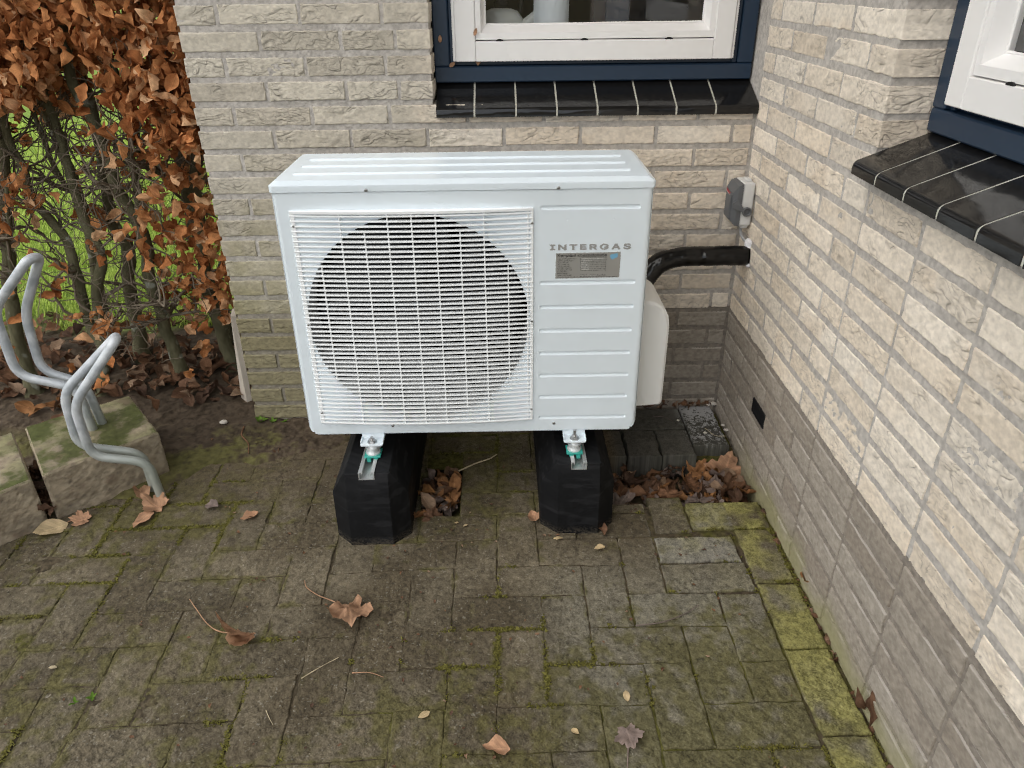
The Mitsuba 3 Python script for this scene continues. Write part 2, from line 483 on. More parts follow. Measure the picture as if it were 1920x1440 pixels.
def grid_faces(nu, nv):
    i, j = np.meshgrid(np.arange(nu - 1), np.arange(nv - 1), indexing="ij")
    a = i * nv + j
    qd = np.stack([a, a + nv, a + nv + 1, a + 1], -1).reshape(-1, 4)
    return np.vstack([qd[:, [0, 1, 2]], qd[:, [0, 2, 3]]])


def slab(w, h, d, seed, rough=0.0015, edge=0.0012, r=0.003, step=0.006, ident=0, crease=0.0):
    """A brick or paver: (w x h) face at local z = 0 in its corner's frame, worn edges, depth d. Returns vertices, faces, uv."""
    ins = np.array([0, 0.25, 0.6, 1.0]) * r
    nu, nv = max(3, int((w - 2 * r) / step)), max(3, int((h - 2 * r) / step))
    us = np.concatenate([ins[:-1], np.linspace(r, w - r, nu), w - ins[:-1][::-1]])
    vs = np.concatenate([ins[:-1], np.linspace(r, h - r, nv), h - ins[:-1][::-1]])
    U, V = np.meshgrid(us, vs, indexing="ij")
    P = np.stack([U, V, np.full_like(U, seed * 0.37)], -1)
    de = np.minimum(np.minimum(U, w - U), np.minimum(V, h - V))
    k = np.clip(1 - de / r, 0, 1)
    drop = r * (1 - np.sqrt(np.clip(1 - k ** 2, 0, 1)))
    Z = -drop + (meshkit.fbm(P * [55, 80, 1], 3, seed) - 0.5) * 2 * rough + (meshkit.fbm(P * [8, 12, 1], 2, seed + 5) - 0.5) * 2 * rough
    if crease > 0:
        wv = meshkit.fbm(P * [20, 25, 1], 2, seed + 9)
        a = meshkit.fbm(P * [16, 55, 1] + wv[..., None] * [2, 4, 0], 2, seed + 3)
        msk = np.clip((meshkit.fbm(P * [12, 16, 1], 2, seed + 4) - 0.42) * 6, 0, 1)
        Z += crease * (np.clip((a - 0.47) * 14, 0, 1) - 0.5 - 0.7 * np.clip(1 - np.abs(a - 0.46) * 16, 0, 1)) * 0.6 * msk * (1 - k)
    fade = np.exp(-de / 0.008)
    U2 = U + fade * (meshkit.fbm(P * [50, 50, 1] + 7, 2, seed + 1) - 0.5) * 4 * edge
    V2 = V + fade * (meshkit.fbm(P * [50, 50, 1] + 3, 2, seed + 2) - 0.5) * 4 * edge
    n1, n2 = U.shape
    verts = np.stack([U2, V2, Z], -1).reshape(-1, 3)
    F = grid_faces(n1, n2)
    idx = np.arange(n1 * n2).reshape(n1, n2)
    ring = np.concatenate([idx[:, 0], idx[-1, 1:], idx[-2::-1, -1], idx[0, -2:0:-1]])
    top = verts[ring]
    bot = top.copy()
    bot[:, 2] = -d
    m = len(ring)
    o = len(verts)
    j = np.arange(m)
    sk = np.stack([o + j, o + m + j, o + m + (j + 1) % m, o + (j + 1) % m], 1)
    F = np.vstack([F, sk[:, [0, 1, 2]], sk[:, [0, 2, 3]]])
    allv = np.vstack([verts, top, bot])
    uv = np.stack([ident + 0.1 + 0.8 * np.clip(allv[:, 0] / w, 0, 1), np.clip(allv[:, 1] / h, 0, 1) * 0.9 + 0.02 * (allv[:, 2] < -0.01)], 1)
    return allv, F, uv


# ================================================================ the ground
rng = np.random.default_rng(7)


def heights(x, y):
    P = np.stack([x, y, x * 0], -1)
    nse = meshkit.fbm(P * 7, 3, 1) - 0.5
    edge = -0.215 - 0.13 * np.clip((-1.12 - x) / 0.35, 0, 1) + 0.10 * nse + 0.03 * (meshkit.fbm(P * 30, 2, 2) - 0.5)     # where the earth starts to cover the pavers
    edge = edge - 0.20 * np.clip((-1.62 - x) / 0.10, 0, 1)                      # around the concrete blocks
    up = np.clip((y - edge) / 0.12, 0, 1)
    leftside = np.clip((-1.10 - x + 0.25 * nse) / 0.12, 0, 1)
    h = -0.06 + 0.068 * up * up * (3 - 2 * up) * leftside
    h += np.clip(y - 0.0, 0, 1) * 0.02 * (x < -1.2)
    h += (meshkit.fbm(P * 22, 3, 3) - 0.5) * 0.018 * up + (meshkit.fbm(P * 70, 2, 4) - 0.5) * 0.007 * up
    return h


xs = np.concatenate([[-60, -30, -15, -9, -6, -4.5], np.arange(-3.4, -1.0, 0.016), np.arange(-1.0, 0.4, 0.1), [3, 10, 30, 60]])
ys = np.concatenate([[-60, -30, -12, -6, -3, -2], np.arange(-1.2, 1.2, 0.016), np.arange(1.2, 4, 0.15), [6, 9, 15, 30, 60]])
X, Y = np.meshgrid(xs, ys, indexing="ij")
H = heights(X, Y)
H[(Y < -2.3) | (X > 0.5)] = -0.06
put("ground", (np.stack([X, Y, H], -1).reshape(-1, 3), grid_faces(len(xs), len(ys))), "m_soil", True)
setting("ground", "bare brown earth under the hedge running into green lawn")

# lawn blades
gx, gy, gh = [], [], []
for k, (n, y0, y1, x0, x1) in enumerate([(26000, 0.72, 2.2, -4.2, -1.6), (26000, 2.2, 6.0, -6.5, -1.9)]):
    gx.append(rng.uniform(x0, x1, n)), gy.append(y0 + (y1 - y0) * rng.random(n) ** 1.2), gh.append(rng.uniform(0.018, 0.045, n) * (1 + k * 0.5))
gx, gy, gh = map(np.concatenate, (gx, gy, gh))
keep = gy > 0.80 + 0.35 * (meshkit.fbm(np.stack([gx * 6, gy * 6, gx * 0], -1), 2, 8) - 0.5) + rng.normal(0, 0.06, len(gx))
gx, gy, gh = gx[keep], gy[keep], gh[keep]
gz = heights(gx, gy)
a = rng.uniform(0, 6.28, len(gx))
w = rng.uniform(0.002, 0.004, len(gx)) * np.where(gy > 2.2, 1.8, 1.0)
lean = rng.uniform(0.2, 0.9, len(gx)) * gh
d = np.stack([np.cos(a), np.sin(a), a * 0], -1)
sd = np.stack([-np.sin(a), np.cos(a), a * 0], -1)
base = np.stack([gx, gy, gz - 0.003], -1)
up = np.array([0, 0, 1.0])
v0, v1 = base - sd * w[:, None], base + sd * w[:, None]
mid = base + d * (lean * 0.35)[:, None] + up * (gh * 0.62)[:, None]
v2, v3 = mid + sd * (w * 0.8)[:, None], mid - sd * (w * 0.8)[:, None]
v4 = base + d * lean[:, None] + up * gh[:, None]
V = np.stack([v0, v1, v2, v3, v4], 1).reshape(-1, 3)
o = np.arange(len(gx))[:, None] * 5
F = np.concatenate([o + [0, 1, 2], o + [0, 2, 3], o + [3, 2, 4]], 1).reshape(-1, 3)
ids = np.repeat(np.arange(len(gx)) % 5000, 5)
put("grass", (V, F), "m_grass", False, np.stack([ids + 0.5, np.tile([0, 0, .6, .6, 1.0], len(gx))], 1))
tag("grass", "bright green mown lawn seen through the hedge", "grass", kind="stuff")

# ---------------------------------------------------------------- pavement
PX, PY = 0.105, 0.103
X0, Y0 = -0.104, -0.836


def warp(x, y):
    k = max(0.0, -x - 0.85)
    return x, y - 0.03 * k - 0.004 * math.sin(x * 3.1)


pit_r = sbox(-0.425, -0.487, 0.0, -0.29)
pit_l = sbox(-0.957, -0.545, -0.838, -0.300)
special = [(-0.314, -0.613, -0.216, -0.459), (-0.213, -0.604, -0.004, -0.489), (-0.322, -0.729, -0.118, -0.632), (-0.325, -0.832, -0.111, -0.733)]
for yy in (-0.606, -0.808, -1.010, -1.225, -1.430, -1.64):
    special.append((-0.1055, yy - (0.213 if yy < -1.0 else 0.200), -0.006, yy))
raised = [(-0.130, -0.250, -0.022, -0.004), (-0.235, -0.300, -0.134, -0.153), (-0.340, -0.302, -0.239, -0.155), (-0.346, -0.150, -0.134, -0.022), (-0.445, -0.300, -0.345, -0.153), (-0.56, -0.149, -0.35, -0.02)]
blocked = unary_union([pit_r, pit_l, sbox(-0.325, -0.840, 0.3, 0.2), sbox(-0.1085, -3, 0.3, 0.2), sbox(-0.455, -0.305, 0.3, 0.1)])
# explicit herringbone rule with column index running to the right
rects = []
for i in range(-18, 9):
    for j in range(-9, 9):
        x_left, y_low = X0 - 7 * PX + PX * i, Y0 + PY * j
        k = (i - j + 3) % 4
        if k == 3:
            rects.append((x_left, y_low, x_left + PX, y_low + 2 * PY))
        elif k == 0:
            rects.append((x_left, y_low, x_left + 2 * PX, y_low + PY))
pavers = []
for a0, b0, a1, b1 in rects:
    if b0 < -1.75 or a0 > -0.1 or a1 < -2.35 or b1 > 0.02 and a0 > -1.0 and b0 > -0.05:
        continue
    g = sbox(a0, b0, a1, b1).intersection(sbox(-3, -3, 0.0, -0.02)).difference(blocked)
    for piece in getattr(g, "geoms", [g]):
        if piece.is_empty or piece.area < 0.0022:
            continue
        p0, q0, p1, q1 = piece.bounds
        if piece.area < 0.9 * (p1 - p0) * (q1 - q0):
            sub = piece.intersection(sbox(p0, q0, p1, q0 + PY)) if q1 - q0 > p1 - p0 else piece.intersection(sbox(p0, q0, p0 + PX, q1))
            if sub.is_empty:
                continue
            p0, q0, p1, q1 = sub.bounds
        if min(p1 - p0, q1 - q0) < 0.022:
            continue
        pavers.append((p0, q0, p1, q1, 0.0, True))
pavers += [(*s, 0.003, False) for s in special] + [(*s, 0.035, False) for s in raised]
prand = random.Random(5)
for n, (p0, q0, p1, q1, z, wp) in enumerate(pavers):
    fine = p0 < -0.55
    gap = 0.0007 if fine else 0.0013
    w_, h_ = p1 - p0 - 2 * gap, q1 - q0 - 2 * gap
    v, f, uv = slab(w_, h_, 0.075, 300 + n, rough=0.0016, edge=0.0022, r=0.0030 if fine else 0.0040, step=0.0085, ident=n + 1)
    c = np.array([w_ / 2, h_ / 2, 0])
    v = v - c
    ang = prand.gauss(0, 0.008)
    tx, ty = prand.gauss(0, 0.005), prand.gauss(0, 0.005)
    cx, cy = (p0 + p1) / 2, (q0 + q1) / 2
    if wp:
        cx, cy = warp(cx, cy)
        ang += 0.03 if cx < -0.85 else 0.0
    R = trimesh.transformations.euler_matrix(tx, ty, ang)[:3, :3]
    v = v @ R.T + [cx, cy, z + max(-0.0011, min(0.002, prand.gauss(0, 0.0012)))]
    put("pavement__paver", (v, f), "m_paver", True, uv)
# bedding that shows in the joints, with holes at the two pits
bed = sbox(-2.5, -1.85, 0.02, 0.0).difference(unary_union([pit_r.buffer(0.01), pit_l, sbox(-2.6, -0.13, -1.2, 0.1), sbox(-2.6, -0.62, -1.66, 0.1)]))
tri = trimesh.creation.triangulate_polygon(bed, engine="earcut")
bm = trimesh.Trimesh(np.c_[tri[0], np.zeros(len(tri[0]))], tri[1], process=False)
for _ in range(7):
    e = bm.edges_unique_length
    if e.max() < 0.03:
        break
    bm = bm.subdivide() if _ < 2 else trimesh.Trimesh(*trimesh.remesh.subdivide_to_size(bm.vertices, bm.faces, 0.03), process=False)
bv = np.array(bm.vertices)
bv[:, 2] = -0.0037 + 0.0012 * np.clip((-0.5 - bv[:, 0]) / 0.3, 0, 1) + (meshkit.fbm(np.c_[bv[:, 0] * 9, bv[:, 1] * 9, bv[:, 0] * 0], 3, 21) - 0.5) * 0.004
put("pavement__joint_filling", (bv, bm.faces), "m_joint", True)
setting("pavement", "mossy grey brown concrete pavers laid in herringbone")
labels["pavement__joint_filling"] = {"kind": "stuff"}

# moss standing up in the joints
mr = np.random.default_rng(33)
MV, MF, MU, mo = [], [], [], 0
made = 0
for p0, q0, p1, q1, z, wp in pavers:
    per = 2 * (p1 - p0 + q1 - q0)
    for _ in range(int(per * 260)):
        t = mr.random() * per
        if t < p1 - p0:
            x_, y_ = p0 + t, q0
        elif t < p1 - p0 + q1 - q0:
            x_, y_ = p1, q0 + t - (p1 - p0)
        else:
            continue
        if wp:
            cx, cy = (p0 + p1) / 2, (q0 + q1) / 2
            wx_, wy_ = warp(cx, cy)
            a_ = 0.03 if cx < -0.85 else 0.0
            dx_, dy_ = x_ - cx, y_ - cy
            x_, y_ = wx_ + dx_ - a_ * dy_, wy_ + dy_ + a_ * dx_
        nz = 0.62 * meshkit.fbm(np.array([x_ * 4.0, y_ * 4.0, 0.0]), 2, 61) + 0.38 * meshkit.fbm(np.array([x_ * 26, y_ * 26, 0.0]), 2, 62)
        if nz < 0.52 + 0.05 * (x_ < -0.9) or z > 0.01:
            continue
        if any(a0 < x_ < a1 and b0 < y_ < b1 for a0, b0, a1, b1 in ((-1.17, -0.645, -0.95, 0), (-0.63, -0.62, -0.41, 0))):
            continue
        k = int(2 + 26 * (nz - 0.52))
        for _q in range(k):
            s_ = 0.0014 + 0.0020 * mr.random()
            c_ = np.array([x_ + mr.normal(0, 0.0035), y_ + mr.normal(0, 0.0035), z - 0.0004])
            d_ = mr.normal(0, 1, (5, 3)) * [s_, s_, s_ * 0.5]
            d_[:, 2] = np.abs(d_[:, 2]) + 0.0002
            d_[0] = [0, 0, -0.0015]
            MV.append(c_ + d_), MF.append(np.array([[0, 1, 2], [0, 2, 3], [1, 2, 3], [0, 3, 4], [2, 3, 4]]) + mo)
            MU.append(np.tile([made + 0.5, 0.5], (5, 1)))
            mo += 5
            made += 1
put("moss", (np.vstack(MV), np.vstack(MF)), "m_moss", False, np.vstack(MU))
tag("moss", "tufts of olive green moss standing in the joints between the pavers", "moss", kind="stuff")

# ================================================================ the house
YREV = -0.724
Z1, CRS = 1.1985, 0.0625


def zc(k):
    return Z1 - (k - 1) * CRS


WIN_X0, WIN_Z = -0.888, 1.0
XL = -1.543
OPEN2 = (-2.1, YREV)
# mortar walls: solid masonry behind the brick faces
w1 = m3.Manifold.cube([abs(XL) + 0.37, 0.10, 2.75]).translate([XL + 0.006, 0.0030, -0.15])
w1 -= m3.Manifold.cube([0.888 - 0.0 + 0.006, 0.4, 1.13]).translate([-0.892, -0.1, 0.985])
put("brick_house__wall", unman(w1), "m_mortar")
w2 = m3.Manifold.cube([0.10, 4.0, 2.75]).translate([0.0017, -3.998, -0.15])
w2 -= m3.Manifold.cube([0.4, 1.376 + 0.008, 1.2]).translate([-0.1, -2.104, 0.985])
w2b = m3.Manifold.cube([0.10, 0.104, 2.75]).translate([0.006, 0.005, -0.15])
put("brick_house__wall", cat(unman(w2)), "m_mortar")
side = bx(XL + 0.008, XL + 0.11, 0.1085, 5.0, -0.15, 2.6)
put("brick_house__wall", side, "m_mortar")
roof = cat(bx(XL - 0.35, 3.2, 0.0285, 5.2, 2.6025, 2.72), bx(XL - 0.35, 3.2, -0.50, 0.028, 2.6025, 2.72), bx(-0.50, 3.2, -4.3, -0.5005, 2.6025, 2.72))
put("brick_house__roof", roof, "m_window_white")
room = cat(bx(XL + 0.12, 1.6, 2.6, 2.65, 0, 2.6), bx(XL + 0.115, 2.6, 0.112, 2.6, 0.3, 0.34), bx(1.6, 1.65, -3.9, 2.6, 0, 2.6), bx(0.11, 1.6, -3.95, -3.9, 0, 2.6),
           bx(0.112, 1.598, -3.9, 0.1, 0.3, 0.338), bx(0.112, 1.6, -4.0, 0.028, 2.56, 2.60))
put("brick_house__room", room, "m_room")
tag("brick_house", "pale beige brick house corner with dark plinth and navy window frames", "house")

bricks = []   # wall index, s0, s1, course, hand


def bond(s0, s1, first, seed, cut=None):
    """stretcher ends along the wall from s0 to s1, the first brick being this long"""
    out, s = [], s0
    L, J = 0.2025, 0.0100
    n = 0
    while s < s1 - 0.02:
        ln = first if n == 0 else L
        e = min(s + ln, s1)
        if s1 - e < 0.035:
            e = s1
        out.append((s, e))
        s = e + J
        n += 1
    return out


far_bricks = {0: [], 1: []}
brand = random.Random(11)
ident = 1000


def lay(wall, s0, s1, zb, depth=0.098, notch=0):
    """wall 0: s along +x on y = 0; wall 1: s along -y from the corner on x = 0"""
    global ident
    ident += 1
    h = 0.0468
    zb2 = zb + brand.gauss(0, 0.0007)
    mid = np.array([(s0 + s1) / 2, 0, zb + h / 2]) if wall == 0 else np.array([0, -(s0 + s1) / 2, zb + h / 2])
    near = any(in_frame(mid + dlt, 0.04) for dlt in (np.zeros(3), np.array([(s1 - s0) / 2, 0, 0]) if wall == 0 else np.array([0, (s1 - s0) / 2, 0]), np.array([-(s1 - s0) / 2, 0, 0]) if wall == 0 else np.array([0, -(s1 - s0) / 2, 0])))
    if not near:
        b = trimesh.creation.box(extents=[s1 - s0, h, depth])
        v = np.array(b.vertices) + [(s1 - s0) / 2, h / 2, -depth / 2]
        f, uv = np.array(b.faces), np.tile([ident + 0.5, 0.5], (8, 1))
    else:
        v, f, uv = slab(s1 - s0, h, depth, ident, rough=0.0013, edge=0.0012, r=0.0028, step=0.0055, ident=ident, crease=0.0028 * brand.random() ** 0.6)
        c = np.array([(s1 - s0) / 2, h / 2, 0])
        v = (v - c) @ trimesh.transformations.euler_matrix(brand.gauss(0, 0.010), brand.gauss(0, 0.003), brand.gauss(0, 0.004))[:3, :3].T + c
    off = brand.gauss(0, 0.0007) + (0.0004 if wall else 0.0)
    if zb < Z_DARK - 0.02:
        off += 0.0018
    if wall == 0:
        W = np.stack([s0 + v[:, 0], -(v[:, 2] + off), zb2 + v[:, 1]], 1)
    else:
        W = np.stack([-(v[:, 2] + off), -s0 - v[:, 0], zb2 + v[:, 1]], 1)
    if near:
        put("brick_house__wall__brick" if wall == 0 else "brick_house__wall_001__brick", (W, f), "m_brick", True, uv)
    else:
        far_bricks[wall].append((W, f, uv))


for k in range(-20, 21):
    zb = zc(k)
    odd = k % 2 == 1
    # back wall
    first = 0.102 if odd else 0.2025
    end = -0.008
    inwin = 0.975 < zb < 2.09
    rowb = bond(XL, end if not inwin else WIN_X0, first, k)
    if inwin and not odd:
        rowb = [(XL, -1.3405), (-1.3305, -1.128), (-1.118, -0.985), (-0.975, WIN_X0)]
    for s0, s1 in rowb:
        lay(0, s0, s1, zb)
    # side wall, joints counted from the reveal so that they meet its corner
    full = 0.2025 + 0.0100
    if 0.955 < zb + 0.02 and 0.985 < zb + 0.03 and zb < 2.15:
        s1 = -YREV
        ln = 0.2025 if odd else 0.102
        while s1 > 0.02:
            s0 = max(s1 - ln, 0.008)
            if s1 - s0 > 0.02:
                lay(1, s0, s1, zb)
            s1 = s0 - 0.0118
            ln = 0.2007
        startf = 2.1
    else:
        s1 = -YREV
        ln = 0.2025 if odd else 0.102
        while s1 > 0.02:
            s0 = max(s1 - ln, 0.008)
            if s1 - s0 > 0.02 and not (k == 17 and s0 < 0.42 and s1 > 0.33):
                lay(1, s0, s1, zb)
            elif s1 - s0 > 0.02:      # the vent sits in this course
                if s1 - 0.428 > 0.02:
                    lay(1, 0.428, s1, zb)
                if 0.318 - s0 > 0.02:
                    lay(1, s0, 0.318, zb)
            s1 = s0 - 0.0118
            ln = 0.2007
        startf = -YREV + 0.0100
    s0 = startf
    while s0 < 3.9:
        lay(1, s0, s0 + 0.2025, zb)
        s0 += full
for wl, nm in ((0, "brick_house__wall__upper_brickwork"), (1, "brick_house__wall_001__upper_brickwork")):
    vs_, fs_, us_, o_ = [], [], [], 0
    for v, f, uv in far_bricks[wl]:
        vs_.append(v), fs_.append(f + o_), us_.append(uv)
        o_ += len(v)
    put(nm, (np.vstack(vs_), np.vstack(fs_)), "m_brick", False, np.vstack(us_))
    labels[nm] = {"kind": "stuff"}
# open joint vent in the side wall
zv = zc(17)
vent = [bx(-0.0015, 0.05, -0.424, -0.322, zv + 0.002, zv + 0.0465, 0.001)]
put("brick_house__vent", cat(*vent), "m_black")
for q in range(7):
    y_ = -0.416 + q * 0.0143
    put("brick_house__vent__bar", bx(-0.0035, -0.0018, y_ - 0.002, y_ + 0.002, zv + 0.005, zv + 0.044), "m_black")

# ---------------------------------------------------------------- windows


def to_back(m):
    return m


def to_side(m):
    """back-wall coordinates (x from the opening's left edge, y depth) turned onto the side wall: x -> -y, y -> x"""
    v = np.asarray(m.vertices).copy()
    out = np.stack([v[:, 1], YREV - (v[:, 0] - WIN_X0), v[:, 2]], 1)
    return trimesh.Trimesh(out, m.faces, process=False)


def window(win, tf, width, zt, glass_label=None):
    x0, x1 = WIN_X0, WIN_X0 + width
    P = lambda name, m, mat, sm=False: put(f"brick_house__{win}__{name}", tf(m), mat, sm)
    # navy outer frame
    fr = [bx(x0 + 0.001, x1 - 0.001, 0.084, 0.150, 1.0425, 1.084, 0.003),
          bx(x0 + 0.001, x1 - 0.001, 0.106, 0.150, 1.0845, 1.112, 0.002),
          bx(x0 + 0.001, x0 + 0.043, 0.084, 0.150, 1.0845, zt, 0.003), bx(x0 + 0.0435, x0 + 0.056, 0.095, 0.150, 1.0845, zt, 0.002),
          bx(x1 - 0.043, x1 - 0.001, 0.084, 0.150, 1.0845, zt, 0.003), bx(x1 - 0.056, x1 - 0.0435, 0.095, 0.150, 1.0845, zt, 0.002),
          bx(x0 + 0.001, x1 - 0.001, 0.084, 0.150, zt + 0.0005, zt + 0.06, 0.003)]
    P("frame", cat(*fr), "m_navy")
    # white casement
    a0, a1, zb = x0 + 0.053, x1 - 0.058, 1.097
    P("stile", bx(a0 + 0.0085, a0 + 0.063, 0.071, 0.125, zb, zt - 0.02, 0.002), "m_window_white")
    P("stile", bx(a1 - 0.060, a1 - 0.0085, 0.071, 0.125, zb, zt - 0.02, 0.002), "m_window_white")
    P("stile_edge", bx(a0, a0 + 0.008, 0.077, 0.125, zb, zt - 0.02, 0.002), "m_window_white")
    P("stile_edge", bx(a1 - 0.008, a1, 0.077, 0.125, zb, zt - 0.02, 0.002), "m_window_white")
    P("rail", bx(a0 + 0.0637, a1 - 0.0607, 0.0705, 0.125, zb, 1.1485, 0.0015), "m_window_white")
    P("rail", bx(a0 + 0.0637, a1 - 0.0607, 0.0705, 0.125, zt - 0.08, zt - 0.02, 0.0015), "m_window_white")
    # glazing bead: sloped inward
    b0, b1 = a0 + 0.064, a1 - 0.061
    bead = hull([(b0, 0.076, 1.1515), (b0, 0.076, 1.168), (b0, 0.108, 1.187), (b0, 0.118, 1.187), (b0, 0.118, 1.1515),
                 (b1, 0.076, 1.1515), (b1, 0.076, 1.168), (b1, 0.108, 1.187), (b1, 0.118, 1.187), (b1, 0.118, 1.1515)])
    P("glazing_bead", bead, "m_window_white")
    for c0, c1 in ((b0 - 0.0005, b0 + 0.026), (b1 + 0.0005, b1 - 0.026)):
        sb = hull([(c0, 0.0755, 1.1685), (c0, 0.118, 1.1875), (c1, 0.118, 1.1875), (c1, 0.108, 1.1875), ((c0 * 0.45 + c1 * 0.55), 0.0765, 1.169),
                   (c0, 0.0745, zt - 0.081), (c0, 0.118, zt - 0.081), (c1, 0.118, zt - 0.081), (c1, 0.108, zt - 0.081), ((c0 * 0.45 + c1 * 0.55), 0.0765, zt - 0.081)])
        P("glazing_bead", sb, "m_window_white")
    # sealant line round the pane
    sl = tube(catmull([(b0 + 0.027, 0.107, 1.45), (b0 + 0.027, 0.107, 1.20), (b0 + 0.035, 0.107, 1.1885), (b0 + 0.2, 0.107, 1.1875), (b1 - 0.2, 0.107, 1.189), (b1 - 0.037, 0.107, 1.1895), (b1 - 0.027, 0.107, 1.205), (b1 - 0.027, 0.107, 1.45)], 5), 0.0028, 6)
    P("sealant", sl, "m_window_white", True)
    pane = trimesh.Trimesh([(b0 + 0.02, 0.112, 1.18), (b1 - 0.02, 0.112, 1.18), (b1 - 0.02, 0.112, zt - 0.09), (b0 + 0.02, 0.112, zt - 0.09)], [[0, 1, 2], [0, 2, 3]], process=False)
    P("pane", pane, "m_glass")
    # weep slots under the bead
    for fx in (0.10, 0.455, 0.81):
        cx = b0 + fx * (b1 - b0)
        t_ = np.linspace(0, math.pi, 9)
        pl = Polygon([(cx + 0.0105 * math.cos(q), 1.1482 + 0.0052 * math.sin(q)) for q in t_])
        P("weep_slot", xz(extrude(pl, 0.004), 0.0742), "m_black")


window("window", to_back, 0.886, 2.05)
window("window_001", to_side, 1.36, 2.05)


# glazed sill tiles
def sill(holder, tf, x0, x1, joints, yf):
    prof = [(yf, 0.9655), (yf, 0.979), (yf + 0.0018, 0.9845), (yf + 0.006, 0.9885), (yf + 0.012, 0.9915), (0.118, 1.048), (0.118, 1.020), (yf + 0.02, 0.9655)]
    gprof = [(yf + 0.0012, 0.967), (yf + 0.0012, 0.979), (yf + 0.003, 0.984), (yf + 0.007, 0.9875), (yf + 0.012, 0.9902), (0.1172, 1.0468), (0.1172, 1.02), (yf + 0.021, 0.967)]
    edges = [x0] + list(joints) + [x1]
    for a, b in zip(edges[:-1], edges[1:]):
        l, r = a + (0.0025 if a != x0 else 0), b - (0.0025 if b != x1 else 0)
        ch = 0.0012
        pts = []
        for y, z in prof:
            cy, cz = 0.05, 0.99
            pts += [(l + ch, y, z), (r - ch, y, z)]
            pts += [(l, y + math.copysign(ch, cy - y), z + math.copysign(ch, cz - z)), (r, y + math.copysign(ch, cy - y), z + math.copysign(ch, cz - z))]
        put(f"{holder}__tile", tf(hull(pts)), "m_black_tile", 35)
    for j in joints:
        pts = [(s, y, z) for y, z in gprof for s in (j - 0.0026, j + 0.0026)]
        put(f"{holder}__grout", tf(hull(pts)), "m_grout", 35)


sill("brick_house__window_sill", to_back, -0.882, -0.0012, (-0.778, -0.6645, -0.553, -0.442, -0.332, -0.2265, -0.118), -0.020)
sill("brick_house__window_sill_001", to_side, WIN_X0 + 0.0, WIN_X0 + 1.37, [WIN_X0 + 0.099 + 0.1075 * q for q in range(12)], -0.040)

# inside the kitchen window
put("inner_sill", bx(-0.80, -0.03, 0.152, 0.62, 1.10, 1.129, 0.003), "m_counter")
tag("inner_sill", "dark worktop just inside the left window under the paper roll", "worktop")
ang = np.linspace(0, 2 * np.pi, 49)
rr = 0.052
Vt, Ft, Ut = [], [], []
for z_ in (1.131, 1.36):
    for t_ in ang:
        Vt.append((-0.552 + rr * math.cos(t_), 0.30 + rr * math.sin(t_), z_))
        Ut.append((t_ / 6.2832, z_))
for i in range(48):
    Ft += [[i, i + 1, 50 + i], [i, 50 + i, 49 + i]]
put("kitchen_roll__paper", (np.array(Vt), np.array(Ft)), "m_towel", True, np.array(Ut))
put("kitchen_roll__core", cyl((-0.552, 0.30, 1.1305), (-0.552, 0.30, 1.37), 0.02), "m_wood", 40)
tag("kitchen_roll", "white embossed kitchen roll standing upright behind the window pane", "paper towel")
kx, ky = -0.70, 0.33
prof = np.array([(0.0, 1.130), (0.075, 1.130), (0.078, 1.137), (0.074, 1.165), (0.064, 1.193), (0.050, 1.212), (0.030, 1.219), (0.0, 1.221)])
ket = trimesh.creation.revolve(prof, sections=40)
ket.apply_translation([kx, ky, 0])
put("kettle__body", ket, "m_kettle", 40)
put("kettle__spout", tube(catmull([(kx + 0.06, ky - 0.01, 1.165), (kx + 0.09, ky - 0.015, 1.19), (kx + 0.105, ky - 0.02, 1.205)]), np.linspace(0.018, 0.011, 17), 12), "m_kettle", True)
put("kettle__lid_knob", trimesh.Trimesh(*(lambda m: (np.array(m.vertices) * [0.022, 0.022, 0.018] + [kx, ky, 1.232], m.faces))(trimesh.creation.icosphere(2))), "m_black", True)
put("kettle__handle", tube(catmull([(kx - 0.058, ky, 1.20), (kx - 0.062, ky, 1.26), (kx - 0.03, ky, 1.30), (kx + 0.03, ky, 1.30), (kx + 0.06, ky, 1.26), (kx + 0.056, ky, 1.20)]), 0.0075, 10), "m_black", True)
tag("kettle", "pale kettle with black handle behind the left part of the window pane", "kettle")
# things dimly seen further inside
put("room_cupboard", cat(bx(-0.36, -0.28, 0.55, 0.9, 1.131, 1.9, 0.004)), "m_navy")
tag("room_cupboard", "dark upright panel inside the room right of the kitchen roll", "cupboard")
cv, cf = [], []
for i in range(33):
    x_ = -1.02 - i * 0.006
    for z_ in (1.10, 2.0):
        cv.append((0.20 + 0.012 * math.sin(i * 1.1), x_, z_))
for i in range(32):
    cf += [[2 * i, 2 * i + 2, 2 * i + 3], [2 * i, 2 * i + 3, 2 * i + 1]]
put("curtain", (np.array(cv), np.array(cf)), "m_curtain", True)
tag("curtain", "grey curtain behind the pane of the right hand window", "curtain")

# ================================================================ heat pump
HX0, HX1, HY0, HY1 = -1.2150, -0.3705, -0.516, -0.218
HZ0, HZ1 = 0.268, 0.8915
CX, CZ, CR = -0.910, 0.578, 0.262
# front panel with the round opening, pressed grooves and dimples
pan = Polygon([(HX0 + 0.014, HZ0 + 0.018), (HX0 + 0.0142, HZ1 - 0.001), (HX1 - 0.0142, HZ1 - 0.001), (HX1 - 0.014, HZ0 + 0.018), (HX1 - 0.016, HZ0), (HX0 + 0.016, HZ0)])
hole = Point(CX, CZ).buffer(CR, 48)
fp = man(xz(extrude(pan.difference(hole), 0.010), HY0 + 0.010))
tools = []


